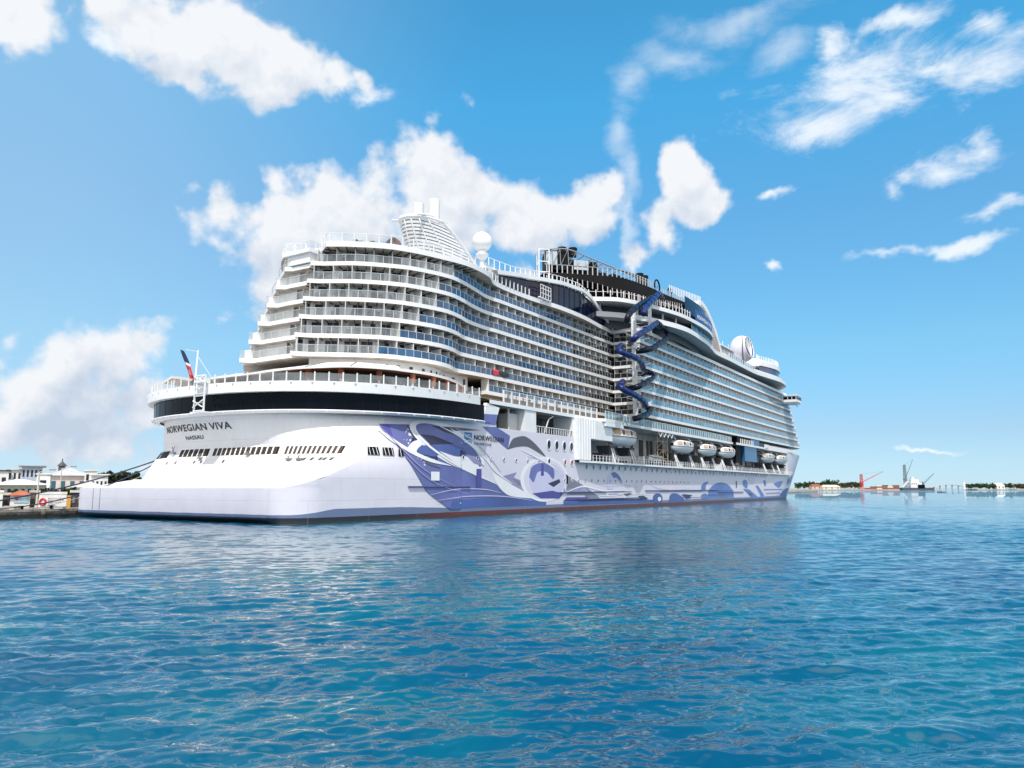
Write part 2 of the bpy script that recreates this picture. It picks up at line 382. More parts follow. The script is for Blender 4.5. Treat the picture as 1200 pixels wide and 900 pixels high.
# ================================================================ SETTING: water
def build_water():
    rng = np.random.default_rng(3)
    h0 = CAM.z
    r_ = [2.0]
    while r_[-1] < 45000:
        r = r_[-1]; g = .0030 if 9 < r < 420 else (.03 if r >= 420 else .02); r_.append(r * (1 + g))
    r_ = np.array(r_)
    half = R(46); a0 = THC
    ang = np.concatenate([np.linspace(-half, half, 860), np.linspace(half, 2 * math.pi - half, 302)[1:-1]]) + a0
    RR, AA = np.meshgrid(r_, ang, indexing='ij')
    X = CAM.x + RR * np.cos(AA); Y = CAM.y + RR * np.sin(AA); Z = np.zeros_like(X)
    spc = np.maximum(RR * .0030, RR * np.where(np.abs(AA - a0) <= half + 1e-6, 2 * half / 860, (2 * math.pi - 2 * half) / 300))
    wind = THC + R(14)
    for i in range(120):
        lam = .24 * (3.2 / .24) ** rng.random()
        th = wind + rng.normal(0, .28 if lam > 1.2 else .5)
        k = 2 * math.pi / lam
        slope = .022 if lam > 1.9 else (.038 if lam > .6 else .036)
        amp = slope / k * rng.uniform(.5, 1.3)
        ph = k * (X * math.cos(th) + Y * math.sin(th)) + rng.uniform(0, 6.28)
        fade = np.clip((lam / spc - 2.6) / 3.0, 0, 1)
        s_ = np.sin(ph)
        Z += amp * fade * (s_ + .28 * np.cos(2 * ph))
    # gusts: rougher and calmer patches
    pat = .75 + .35 * np.sin(X * .07 + 1.3 * np.sin(Y * .05)) * np.sin(Y * .09 + np.sin(X * .04))
    Z *= np.clip(pat, .35, 1.25)
    Z *= 1 - .50 * np.exp(-(((X + 28) / 26) ** 2 + ((Y + 22) / 30) ** 2))      # calmer water in the lee of the stern
    Z[RR < 2.5] = 0
    nr, na = X.shape
    co = np.stack([X, Y, Z], -1).reshape(-1, 3)
    i = np.arange(nr - 1)[:, None]; j = np.arange(na)[None, :]; j2 = (j + 1) % na
    q = np.stack([i * na + j, (i + 1) * na + j, (i + 1) * na + j2, i * na + j2], -1).reshape(-1, 4)
    me = bpy.data.meshes.new('water'); nq = len(q)
    me.vertices.add(len(co) + 1); me.vertices.foreach_set('co', np.vstack([co, [[CAM.x, CAM.y, 0]]]).astype(np.float32).ravel())
    tri = np.stack([np.full(na, len(co)), np.arange(na), (np.arange(na) + 1) % na], -1)
    me.loops.add(nq * 4 + na * 3); me.loops.foreach_set('vertex_index', np.concatenate([q.ravel(), tri.ravel()]).astype(np.int32))
    me.polygons.add(nq + na); me.polygons.foreach_set('loop_start', np.concatenate([np.arange(nq) * 4, nq * 4 + np.arange(na) * 3]).astype(np.int32))
    me.update(calc_edges=True); me.polygons.foreach_set('use_smooth', np.ones(nq + na, dtype=bool)); me.validate()
    m = bpy.data.materials.new('sea_water'); m.use_nodes = True; t = NT(m.node_tree); b = t.n['Principled BSDF']
    geo = t.new('ShaderNodeNewGeometry').outputs['Position']
    px, py, pz = t.sep(geo)
    big = t.noise(geo, .02, 4, .6).outputs[0]; mid = t.noise(geo, .18, 4, .6).outputs[0]
    deep = t.mix(t.mapr(big, .35, .65), c4((.000, .043, .110)), c4((.000, .090, .160)))
    deep = t.mix(t.math('MULTIPLY', t.mapr(mid, .4, .75), .5), deep, c4((.002, .135, .170)))
    t.put(b.inputs['Base Color'], deep)
    b.inputs['Roughness'].default_value = .012; b.inputs['IOR'].default_value = 1.55; b.inputs['Specular IOR Level'].default_value = .5
    dist = t.vmath('LENGTH', t.vmath('SUBTRACT', geo, tuple(CAM)), out=1)
    v1 = t.vmath('MULTIPLY', geo, (1.0, 1.0, 0.0))
    rot = t.new('ShaderNodeVectorRotate', rotation_type='Z_AXIS'); t.put(rot.inputs['Vector'], v1); rot.inputs['Angle'].default_value = -(THC)
    st = t.vmath('MULTIPLY', rot.outputs[0], (1.0, .45, 1.0))
    f1 = t.noise(st, 4.2, 5, .62, .3).outputs[0]; f2 = t.noise(st, .55, 5, .62, .2).outputs[0]
    near = t.mapr(dist, 20, 160, 1.0, 0.0)
    far = t.mapr(dist, 60, 420, 0.0, 1.0)
    hgt = t.math('ADD', t.math('MULTIPLY', f1, t.mapr(dist, 22, 80, 0.0, .022)), t.math('MULTIPLY', f2, t.math('ADD', t.mapr(dist, 30, 90, 0.0, .05), t.math('MULTIPLY', far, .22))))
    bn = t.new('ShaderNodeBump'); bn.inputs['Strength'].default_value = 1.0; bn.inputs['Distance'].default_value = 1.0
    t.put(bn.inputs['Height'], hgt); t.l.new(bn.outputs[0], b.inputs['Normal'])
    me.materials.append(m)
    o = bpy.data.objects.new('water', me); COL.objects.link(o); tag(o, 'blue harbour water with small ripples around the ship', 'water', None, 'structure')
build_water()
# ================================================================ SHIP
ship = empty('cruise_ship', L, 'huge white cruise ship with blue hull art and stacked balconies moored at the quay', 'cruise ship')

# ---- hull form
RC = 4.4
ZR = [4.1, 4.5, 5.4, 6.8, 8.1, 9.7, 11.5, 13.8]
XA = [0.0, 2.2, 3.6, 4.8, 5.7, 6.3, 5.4, 4.3]
XC = [.41, 1.57, 4.4, 8.4, 11.6, 13.6, 15.3, 17.3]
YC = [3.44, 1.93, .9, .9, 1.1, 1.6, 2.3, 3.2]
def itp(z, A): return float(np.interp(z, ZR, A))
def stem_x(z): return 316 + .75 * max(z, 0) - (3 if z < 0 else 0)
def sup(u): return 1 - max(0.0, 1 - min(1.0, u) ** 2.4) ** (1 / 2.4)
def arc_from(z): return R(float(np.interp(z, [4.1, 4.5, 5.4], [25, 50, 90])))
XP = [4.4, 10.5, 12.7, 14.0, 14.5, 15.0, 16.4, 16.8, 17.3]; ZP = [4.16, 4.3, 4.5, 5.6, 7.2, 8.4, 9.8, 11.5, 13.8]
def chine(z, port=False):
    if port:
        if z < 4.16: g = R(float(np.interp(z, [4.1, 4.16], [25, 90]))); return RC * (1 - math.cos(g)), .9 + RC * (1 - math.sin(g))
        return float(np.interp(z, ZP, XP)), itp(max(z, 5.4), YC)
    if z < 5.4: g = arc_from(z); return RC * (1 - math.cos(g)), .9 + RC * (1 - math.sin(g))
    return itp(z, XC), itp(z, YC)
def y_in(X, z, port=False):
    xc, yc = chine(z, port); y = 0.0
    if z < (4.16 if port else 5.4): xc, yc = RC, .9
    if X < 30: y = yc * min(1, max(0, (30 - X) / (30 - xc))) ** 1.5
    xs = 212 + 1.25 * min(z, 17.5); xb = stem_x(z); e = 1.75 + .035 * min(z, 17.5)
    if X > xs: y = CH * min(1, (X - xs) / (xb - xs)) ** e
    return y
def round_corner(Y):                    # quarter-round transom corner
    dd = min(Y - .9, 2 * CH - .9 - Y); return 0.0 if dd >= RC else RC - math.sqrt(max(0, RC * RC - (RC - dd) ** 2))
def stern_pt(z, v):                     # v: -1 port chine .. +1 starboard chine
    xa = itp(z, XA); xc, yc = chine(z, v < 0); w = abs(v)
    Y = CH - v * (CH - yc); b = CH + 1.2; u = (CH - yc) / b
    g1 = sup(u * w) / sup(u)
    k = min(1, max(0, (z - 4.1) / .9))
    return ((xa + (xc - xa) * g1) * k + (xa + round_corner(Y)) * (1 - k), Y, z)
def ell(xa, a, b, y):                   # stern ellipse in plan: X at inboard distance y
    u = min(1.0, abs(CH - y) / b); return xa + a * sup(u)

hull_cols = [30, 34, 39, 44, 48, 51, 58, 65, 70, 80, 100, 125, 150, 175, 200, 212] + [212 + 4.0 * i for i in range(1, 7)]
def side_rows(zs, x0=None, x1=None, port=False):
    rows = []
    for z in zs:
        xc, _ = chine(z, port); row = []; zt_ = 4.16 if port else 5.4
        if x0 is None:
            P = []
            if z < zt_:
                g0 = R(float(np.interp(z, [4.1, 4.16], [25, 90]))) if port else arc_from(z); P += [Vector((RC * (1 - math.cos(g)), .9 + RC * (1 - math.sin(g)))) for g in np.linspace(g0, math.pi / 2, 14)[:-1]]
            xs_ = RC if z < zt_ else xc
            P += [Vector((x, y_in(x, z, port))) for x in np.linspace(xs_, 30, 40)]
            S_ = arclen(P); row += [(*sample(P, S_, S_[-1] * i / 48), z) for i in range(48)]
        row += [(x, y_in(x, z, port), z) for x in hull_cols if (x0 is None or x >= x0) and (x1 is None or x <= x1)]
        if x1 is None:
            xb = stem_x(z); row += [(x, y_in(x, z), z) for x in [236 + (xb - 236) * (i / 22) for i in range(1, 23)]]
        rows.append(row)
    return rows
def mirror(rows): return [[(p[0], 2 * CH - p[1], p[2]) for p in r_] for r_ in rows]
def sv(i): return math.sin(math.pi / 2 * (1 - i / 48))
hb = MB()
zlow = [-2.5, -1, 0, .35, .7, 1.05, 1.4, 2.5, 3.3, 4.1, 4.16, 4.3, 4.5, 4.7, 5.0, 5.5, 6.1, 6.8, 7.4, 8.1, 9.0]
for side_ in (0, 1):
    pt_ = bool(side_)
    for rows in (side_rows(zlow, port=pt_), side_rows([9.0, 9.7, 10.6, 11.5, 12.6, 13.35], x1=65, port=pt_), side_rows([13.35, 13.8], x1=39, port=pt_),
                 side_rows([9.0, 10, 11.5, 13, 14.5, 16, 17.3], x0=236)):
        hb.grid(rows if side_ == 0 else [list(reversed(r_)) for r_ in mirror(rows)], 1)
hb.grid([[stern_pt(z, sv(i)) for i in range(97)] for z in np.concatenate([np.concatenate([[4.1, 4.13, 4.16], np.linspace(4.3, 5.4, 8), np.linspace(5.7, 9.7, 12)]), np.linspace(9.9, 13.8, 9)])])
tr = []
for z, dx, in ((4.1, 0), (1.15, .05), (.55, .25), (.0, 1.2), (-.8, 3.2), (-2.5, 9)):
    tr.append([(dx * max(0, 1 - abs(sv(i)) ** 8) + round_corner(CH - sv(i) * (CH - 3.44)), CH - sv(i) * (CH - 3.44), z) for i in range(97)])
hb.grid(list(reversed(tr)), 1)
# bow deck and forward bulkhead
bd = [(x, y_in(x, 17.3)) for x in [236 + (stem_x(17.3) - 236) * i / 22 for i in range(23)]]
hb.prism(bd + [(x, 2 * CH - y) for x, y in reversed(bd)], 17.22, 17.28)
hb.box(236.02, 236.3, .02, 2 * CH - .02, 9, 17.2)
hull = hb.build('hull', [M_HULL, M_HULL_SHADE], ship, angle=32)

# ---- hull art: flat painted shapes that lie on the plating, later layers a few millimetres prouder
ART = {'peri': (.135, .16, .41), 'deep': (.07, .07, .30), 'navy': (.018, .022, .075), 'white': (.80, .81, .86), 'blue': (.07, .12, .36), 'grey': (.10, .10, .13),
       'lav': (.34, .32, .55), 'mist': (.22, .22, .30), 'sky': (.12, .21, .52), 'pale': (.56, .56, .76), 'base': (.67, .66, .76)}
ARTK = list(ART); M_ART = [mat('mural_' + k, c, .42, var=(.30 if k in ('peri', 'sky', 'blue', 'lav', 'mist') else .05), scale=.09, streak=.12) for k, c in ART.items()]
class Mural:
    def __init__(s): s.bm = bmesh.new(); s.n = 0
    def poly(s, pts, col, layer, tf=None, y=0):
        P = [on_side(*(tf(p) if tf else p), y) for p in pts]
        s.polyxz(P, col, layer)
    def polyxz(s, P, col, layer):
        s.n += 1
        from mathutils.geometry import tessellate_polygon
        V = [Vector((x, 0, z)) for x, z in P]
        flat = [Vector((x, z, 0)) for x, z in P]
        tris = tessellate_polygon([flat])
        tmp = bmesh.new(); vs = [tmp.verts.new(v) for v in V]
        for t_ in tris:
            try: tmp.faces.new([vs[i] for i in t_])
            except ValueError: pass
        xs = [p[0] for p in P]
        for cx in [x for x in list(np.arange(4, 30, .5)) + [30] + list(np.arange(212, 325, 3.0)) if min(xs) < x < max(xs)]:
            bmesh.ops.bisect_plane(tmp, geom=tmp.verts[:] + tmp.edges[:] + tmp.faces[:], plane_co=(cx, 0, 0), plane_no=(1, 0, 0))
        if min(xs) < 30 or max(xs) > 212:
            for cz in (list(np.arange(1, 13.6, .4)) if min(xs) < 30 else (1.4, 2.5, 4.1, 5.4, 6.8, 8.1, 9)):
                bmesh.ops.bisect_plane(tmp, geom=tmp.verts[:] + tmp.edges[:] + tmp.faces[:], plane_co=(0, 0, cz), plane_no=(0, 0, 1))
        k = ARTK.index(col); mp = {}
        for v in tmp.verts: mp[v] = s.bm.verts.new((v.co.x - L.x, y_in(v.co.x, v.co.z) - (.09 if v.co.x < 30 else .012) - (.012 if v.co.x < 30 else .006) * layer - .0006 * s.n - L.y, v.co.z))
        for f in tmp.faces:
            nf = s.bm.faces.new([mp[v] for v in f.verts]); nf.normal_update()
            if nf.normal.y > 0: nf.normal_flip()
            nf.material_index = k
        tmp.free()
    def build(s, name):
        me = bpy.data.meshes.new(name); s.bm.to_mesh(me); s.bm.free()
        for m in M_ART: me.materials.append(m)
        o = bpy.data.objects.new(name, me); COL.objects.link(o); o.parent = hull; return o
def eln(cx, cy, rx, ry, rot=0, n=36, a0=0, a1=360):
    c, s_ = math.cos(R(rot)), math.sin(R(rot)); o = []
    for i in range(n + (0 if a1 - a0 >= 360 else 1)):
        g = R(a0 + (a1 - a0) * i / n); x, y = rx * math.cos(g), ry * math.sin(g); o.append((cx + x * c - y * s_, cy + x * s_ + y * c))
    return o
def ribbon(pts, w):
    P = catmull([Vector(p) for p in pts], 6); n = len(P); a, b = [], []
    for i in range(n):
        d = (P[min(i + 1, n - 1)] - P[max(i - 1, 0)]).normalized(); q = Vector((-d.y, d.x)); t = i / (n - 1)
        ww = np.interp(t, np.linspace(0, 1, len(w)), w) / 2
        a.append(tuple(P[i] + q * ww)); b.append(tuple(P[i] - q * ww))
    return a + b[::-1]
def smooth(pts): return [tuple(p) for p in catmull([Vector(p) for p in pts + [pts[0]]], 5)[:-1]]
mu = Mural()
A4 = lambda p: (440 + p[0] / 6, 480 + p[1] / 6)      # notes taken on enlarged crops
A5 = lambda p: (540 + p[0] / 6, 420 + p[1] / 6)
A8 = lambda p: (660 + p[0] / 8, 480 + p[1] / 8)
A7 = lambda p: (790 + p[0] / 7.06, 490 + p[1] / 7.06)
mu.polyxz([(19.5, 11.9), (18, 10.5), (22, 6.5), (24, 3.5), (31, 1.5), (120, 1.45), (240, 1.45), (240, 8.7), (65, 8.7), (65, 13.2), (39, 13.2), (22, 13.0)], 'base', 0)  # background in the same shaded lavender tone as the hull sides
mu.poly([(128, 92), (300, 100), (330, 180), (450, 300), (560, 390), (700, 462), (850, 525), (900, 565), (1130, 625), (1200, 650), (1200, 672), (800, 684), (527, 702), (455, 650), (390, 600), (355, 565), (215, 300)], 'peri', 0, A4)
mu.poly([(520, 700), (540, 640), (800, 620), (1130, 632), (1200, 640), (1200, 672), (800, 684)], 'blue', 1, A4)
mu.poly([(128, 94), (190, 98), (185, 185), (150, 150)], 'deep', 1, A4)
mu.poly([(285, 104), (335, 190), (405, 262), (300, 225), (262, 262), (300, 190)], 'navy', 1, A4)
mu.poly(smooth([(255, 265), (290, 228), (335, 212), (362, 235), (330, 262), (308, 306), (280, 292)]), 'white', 2, A4)
mu.poly(eln(405, 285, 98, 42, -6), 'blue', 3, A4)
mu.poly(smooth([(345, 318), (400, 312), (425, 300), (440, 352), (405, 338)]), 'navy', 4, A4)
mu.poly(ribbon([(108, 118), (165, 200), (240, 270), (320, 322), (410, 362), (525, 394)], [10, 22, 24, 26, 24, 4]), 'white', 5, A4)
mu.poly(ribbon([(330, 338), (380, 380), (460, 412)], [4, 16, 4]), 'grey', 4, A4)
# the big leaning loop
mu.poly(eln(530, 250, 272, 118, 35), 'white', 2, A4)
mu.poly(eln(538, 254, 248, 86, 36), 'peri', 3, A4)
mu.poly([(352, 172), (420, 180), (552, 242), (400, 246)], 'navy', 4, A4)
mu.poly(smooth([(310, 300), (330, 262), (420, 246), (560, 250), (640, 300), (600, 330), (480, 296), (420, 330)]), 'blue', 4, A4)
mu.poly([(590, 285), (632, 300), (612, 348), (586, 330)], 'navy', 5, A4)
mu.poly(smooth([(450, 290), (560, 330), (640, 330), (720, 390), (740, 440), (690, 452), (590, 400)]), 'white', 5, A4)
mu.poly([(632, 318), (700, 330), (764, 400), (690, 380)], 'lav', 6, A4)
mu.poly(ribbon([(316, 130), (360, 220), (440, 300), (560, 385), (700, 455), (840, 518)], [8, 14, 14, 14, 12, 4]), 'white', 6, A4)
mu.poly(smooth([(820, 440), (960, 520), (1070, 580), (1130, 620), (1060, 622), (930, 600), (850, 520)]), 'white', 2, A4)
mu.poly([(420, 112), (520, 122), (572, 182), (500, 160)], 'navy', 3, A4)
mu.poly([(510, 120), (640, 132), (740, 146), (560, 150)], 'grey', 3, A4)
mu.poly([(890, 470), (992, 440), (958, 482), (1045, 515), (1062, 560), (1100, 582), (1060, 585), (960, 530)], 'lav', 2, A4)
mu.poly([(960, 482), (1045, 515), (1066, 560), (1000, 530)], 'mist', 3, A4)
# shapes under the recess
mu.poly([(150, 480), (250, 482), (345, 545), (330, 642), (290, 610)], 'peri', 1, A5)
mu.poly(smooth([(328, 640), (360, 572), (400, 552), (450, 548), (500, 580), (545, 625), (595, 690), (540, 660), (470, 622), (400, 622)]), 'grey', 2, A5)
mu.poly([(300, 830), (392, 800), (372, 838), (450, 868), (458, 899), (520, 940), (400, 899)], 'lav', 1, A5)
mu.poly([(700, 790), (760, 850), (866, 910), (900, 960), (740, 960)], 'mist', 1, A5)
# ring
mu.poly(eln(585, 850, 168, 158), 'white', 3, A5); mu.poly(eln(592, 852, 150, 142), 'base', 4, A5); mu.poly(eln(604, 860, 126, 124), 'pale', 5, A5)
mu.poly(smooth([(478, 832), (500, 760), (580, 735), (650, 780), (648, 850), (600, 800), (540, 800), (510, 870)]), 'peri', 5, A5)
mu.poly([(610, 880), (690, 848), (700, 870), (650, 905)], 'navy', 5, A5)
mu.poly([(565, 740), (580, 740), (582, 825), (560, 825)], 'deep', 6, A5)
mu.poly([(500, 950), (640, 930), (720, 950), (690, 985), (560, 985)], 'deep', 5, A5)
# fine lines
for pts_, w_, c_ in (([(130, 110), (200, 250), (300, 380), (420, 470), (560, 540)], [3, 7, 7, 5, 2], 'lav'), ([(230, 330), (330, 450), (470, 540), (640, 590)], [2, 6, 5, 2], 'lav'), ([(380, 600), (560, 560), (760, 560), (880, 585)], [2, 6, 6, 2], 'pale'),
        ([(420, 640), (640, 610), (900, 610), (1100, 640)], [2, 6, 6, 2], 'pale'), ([(560, 128), (700, 230), (800, 330), (880, 440)], [3, 8, 8, 3], 'pale'), ([(470, 118), (620, 210), (760, 330), (850, 440), (960, 520)], [4, 14, 16, 12, 4], 'white')):
    mu.poly(ribbon(pts_, w_), c_, 7, A4)
for pts_, w_, c_ in (([(420, 640), (520, 690), (640, 760), (720, 860), (740, 960)], [4, 10, 12, 10, 4], 'white'), ([(470, 690), (560, 720), (680, 800), (760, 930)], [2, 5, 5, 2], 'lav'), ([(740, 940), (860, 900), (1000, 930), (1160, 925)], [4, 12, 10, 3], 'white')):
    mu.poly(ribbon(pts_, w_), c_, 7, A5)
for pts_, w_, c_ in (([(230, 740), (330, 800), (460, 806), (600, 780)], [3, 9, 9, 3], 'white'), ([(560, 830), (680, 790), (820, 800)], [3, 8, 3], 'white'), ([(800, 700), (900, 740), (1040, 752), (1180, 740)], [2, 7, 7, 2], 'pale'), ([(300, 690), (420, 720), (560, 706), (700, 730)], [2, 6, 6, 2], 'pale')):
    mu.poly(ribbon(pts_, w_), c_, 4, A8)
# midships
mu.poly([(0, 590), (120, 670), (260, 755), (350, 838), (210, 850), (200, 780), (30, 700)], 'mist', 1, A8)
mu.poly([(0, 740), (210, 735), (240, 775), (0, 772)], 'lav', 1, A8)
mu.poly([(30, 822), (240, 820), (200, 850), (0, 860)], 'deep', 1, A8)
mu.poly([(20, 770), (420, 766), (640, 768), (640, 773), (20, 778)], 'navy', 2, A8)
mu.poly([(0, 850), (300, 842), (780, 838), (780, 846), (0, 860)], 'navy', 2, A8)
mu.poly([(300, 840), (440, 830), (620, 840), (900, 845), (900, 862), (300, 884)], 'blue', 1, A8)
mu.poly([(0, 864), (300, 852), (300, 884), (0, 893)], 'blue', 1, A8)
mu.poly(smooth([(412, 745), (412, 640), (440, 596), (478, 588), (520, 620), (552, 660), (556, 720), (520, 668), (470, 660), (462, 745)]), 'pale', 1, A8)
mu.poly(smooth([(445, 600), (480, 585), (530, 630), (548, 690), (500, 640), (470, 640)]), 'peri', 2, A8)
mu.poly([(560, 790), (620, 782), (660, 795), (600, 812)], 'grey', 2, A8)
mu.poly([(420, 790), (500, 785), (560, 800), (440, 806)], 'lav', 2, A8)
mu.poly([(700, 810), (750, 806), (800, 836), (720, 840)], 'navy', 2, A8)
mu.poly(eln(884, 832, 46, 48), 'blue', 2, A8); mu.poly(eln(900, 838, 16, 20), 'white', 3, A8)
mu.poly(smooth([(990, 858), (1000, 800), (1040, 785), (1090, 800), (1130, 852)]), 'blue', 2, A8)
mu.poly([(1104, 795), (1160, 800), (1200, 830), (1150, 840)], 'deep', 2, A8)
mu.poly([(900, 765), (1300, 762), (1300, 768), (900, 770)], 'grey', 2, A8)
mu.poly(eln(385, 640, 106, 108, 0, 30, 180, 360), 'sky', 1, A7); mu.poly(eln(385, 640, 106, 108, 0, 8, 0, 0.1) if False else [(279, 638), (491, 638), (494, 655), (280, 662)], 'sky', 1, A7)
mu.poly([(279, 598), (489, 597), (490, 605), (279, 606)], 'blue', 2, A7); mu.poly([(279, 634), (492, 630), (492, 638), (279, 643)], 'blue', 2, A7)
mu.poly(smooth([(222, 600), (225, 560), (250, 532), (285, 528), (262, 556), (256, 600)]), 'sky', 1, A7)
mu.poly(eln(252, 648, 32, 24), 'sky', 1, A7)
mu.poly([(0, 601), (232, 599), (232, 604), (0, 606)], 'lav', 1, A7); mu.poly([(0, 655), (240, 652), (240, 657), (0, 660)], 'lav', 1, A7)
mu.poly([(0, 622), (60, 650), (62, 678), (0, 684)], 'blue', 1, A7); mu.poly([(70, 628), (150, 636), (110, 668)], 'navy', 1, A7)
mu.poly([(500, 662), (960, 636), (985, 644), (960, 652), (700, 664), (500, 672)], 'sky', 1, A7)
mu.poly(smooth([(565, 520), (590, 508), (606, 540), (600, 580), (572, 560)]), 'sky', 1, A7)
mu.poly(smooth([(606, 478), (640, 462), (668, 510), (648, 542), (618, 520)]), 'pale', 1, A7)
mu.poly([(568, 585), (620, 590), (690, 650), (640, 655)], 'sky', 2, A7); mu.poly([(606, 615), (640, 622), (650, 640), (620, 640)], 'deep', 3, A7)
mu.poly([(672, 560), (690, 555), (745, 640), (720, 650)], 'sky', 2, A7)
mu.poly(smooth([(735, 520), (752, 512), (760, 548), (748, 560)]), 'sky', 1, A7); mu.poly(smooth([(820, 540), (860, 526), (900, 525), (866, 575)]), 'sky', 1, A7)
mu.poly([(740, 588), (905, 585), (905, 592), (740, 596)], 'sky', 1, A7); mu.poly([(760, 618), (880, 612), (880, 622), (760, 628)], 'lav', 1, A7)
mu.poly(smooth([(880, 630), (930, 588), (1000, 582), (985, 630), (960, 648), (890, 648)]), 'blue', 2, A7)
mu.poly(smooth([(950, 540), (955, 505), (975, 490), (985, 520), (970, 552)]), 'sky', 1, A7)
mu.poly(smooth([(990, 520), (1005, 460), (1022, 470), (1018, 520), (1000, 545)]), 'sky', 1, A7)
mu.poly([(508, 520), (518, 520), (518, 575), (510, 575)], 'grey', 2, A7)
mural = mu.build('hull_mural')

# ---- lettering
def text_xy(body, size=1.0, space=1.0, bold=0.0):
    cu = bpy.data.curves.new('lettering', 'FONT'); cu.body = body; cu.size = size; cu.space_character = space; cu.offset = bold; cu.resolution_u = 3
    ob = bpy.data.objects.new('lettering', cu); COL.objects.link(ob)
    dg = bpy.context.evaluated_depsgraph_get(); me = ob.evaluated_get(dg).to_mesh()
    V = [(v.co.x, v.co.y) for v in me.vertices]; Fc = [tuple(p.vertices) for p in me.polygons]
    ob.evaluated_get(dg).to_mesh_clear(); bpy.data.objects.remove(ob); bpy.data.curves.remove(cu)
    return V, Fc
def lettering(name, body, place, height, width, parent, mat_, bold=.012, space=1.05):
    V, Fc = text_xy(body, 1.0, space, bold)
    x0 = min(v[0] for v in V); x1 = max(v[0] for v in V); y0 = min(v[1] for v in V); y1 = max(v[1] for v in V)
    mb = MB(); mb.add([place((v[0] - x0) / (x1 - x0) * width, (v[1] - y0) / (y1 - y0) * height) for v in V], Fc)
    return mb.build(name, mat_, parent)
def stern_place(px0, py, zb):
    X0, Y0 = on_level(px0, py, zb)
    def f(u, v):
        z = zb + v; y = Y0 - u; xc, yc = chine(z)
        w = (CY - y) / (CY - yc); p = stern_pt(z, w); return (p[0] - .03, y, z)
    return f
def stern_at(px, py):                  # where a photo spot falls on the curved stern
    from itertools import product
    best = None; zc_, zr = 9.0, 4.9; vc_, vr = 0.0, 1.0
    for _ in range(7):
        best = None
        for a_ in np.linspace(-1, 1, 33):
            for b_ in np.linspace(-1, 1, 33):
                z = min(13.8, max(4.1, zc_ + a_ * zr)); v = min(1, max(-.57, vc_ + b_ * vr)); p = Vector(stern_pt(z, v)) - CAM; w = p.dot(FW)
                e = (600 + FPX * p.dot(RT) / w - px) ** 2 + (450 - FPX * p.dot(UP) / w - py) ** 2
                if best is None or e < best[0]: best = (e, z, v)
        _, zc_, vc_ = best; zr *= .25; vr *= .25
    return zc_, vc_
def stern_text(pa, pb, pc):            # lower-left, lower-right, upper-left corners of the writing
    za, va = stern_at(*pa); zb, vb = stern_at(*pb); zc2, _ = stern_at(*pc); ht = zc2 - za
    def f(u, v):
        vv = va + (vb - va) * u; z = za + (zb - za) * u + v * ht; p = stern_pt(z, vv); return (p[0] - .05, p[1], z)
    return f
lettering('ship_name', 'NORWEGIAN VIVA', stern_text((196.5, 508.5), (272.5, 502.5), (196.5, 500.5)), 1.0, 1.0, hull, M_LETTER, .016)
lettering('home_port_name', 'NASSAU', stern_text((219, 516), (239.5, 514.3), (219, 511.3)), 1.0, 1.0, hull, M_LETTER, .016)
def side_text(x0, zb): return lambda u, v: (x0 + u, y_in(x0 + u, zb + v) - .09, zb + v)
lettering('company_name', 'NORWEGIAN', side_text(33.0, 11.15), .78, 8.0, hull, M_LETTER, .014)
lettering('company_line', 'CRUISE LINE', side_text(33.0, 10.45), .36, 4.6, hull, M_LETTER, .010)
lg = MB(); lg.quad((30.5, -.07, 10.35), (32.4, -.07, 10.35), (32.4, -.07, 12.15), (30.5, -.07, 12.15), 0)
for q in range(2):
    w = [(30.5 + 1.9 * i / 12, 10.62 + .30 * q + .07 * math.sin(i * 1.05)) for i in range(13)]
    lg.grid([[(x, -.085, z) for x, z in w], [(x, -.085, z + .11) for x, z in w]], 1)
logo = lg.build('company_logo', [mat('logo_blue', (.02, .16, .42), .4), mat('logo_white', (.8, .82, .86), .4)], hull)
lettering('logo_letters', 'NCL', lambda u, v: (30.72 + u, -.09, 11.35 + v), .55, 1.45, hull, mat('logo_white', (0, 0, 0)), .01)

# ---- stern: window band, bulwark, slits
def ell_path(xa, a, b, y0, y1, n=90):
    return [(ell(xa, a, b, y0 + (y1 - y0) * i / n), y0 + (y1 - y0) * i / n) for i in range(n + 1)]
def ell_fwd(xa, a, b, yend_x):         # starboard half from centreline round to X = yend_x
    o = []
    for i in range(90):
        u = math.sin((math.pi / 2) * i / 89); X = xa + a * sup(u); Y = CH - (b + 2.35) * u
        if X > yend_x: break
        o.append((X, Y))
    return o
def both(P): return [(x, 2 * CH - y) for x, y in reversed(P)] + list(P[1:])
wb = MB(); p0 = both(ell_fwd(3.5, 30.0, 23.75, 34.2)); p1 = both(ell_fwd(3.4, 30.0, 23.8, 35.3))
n_ = min(len(p0), len(p1)); p0 = resample(p0, .9)[:]; p1 = resample(p1, .9)
k_ = min(len(p0), len(p1)); p0 = [sample(p0, arclen(p0), arclen(p0)[-1] * i / 120) for i in range(121)]; p1 = [sample(p1, arclen(p1), arclen(p1)[-1] * i / 120) for i in range(121)]
wb.grid([[(p[0], p[1], 13.98) for p in p0], [(p[0], p[1], 16.25) for p in p1]])
stern_band = wb.build('stern_window_band', M_DGLASS, ship, smooth=True)
for i in range(6, 120, 4):
    pass
mul = MB()
for i in range(2, 120, 3):
    mul.bar((p0[i][0] + .02, p0[i][1], 13.9), (p1[i][0] + .02, p1[i][1], 16.2), .07, .07)
mul.build('window_frame', M_BLACK, stern_band)
bw = MB()
def prof_ring(mb, specs, xend=37.0, m=0):   # specs = [(xa,a,b,z)] swept round the stern
    rows = []
    for xa, a, b, z in specs:
        P = both(ell_fwd(xa, a, b, xend)); S = arclen(P); rows.append([(*sample(P, S, S[-1] * i / 140)[:2], z) for i in range(141)])
    mb.grid(rows, m)
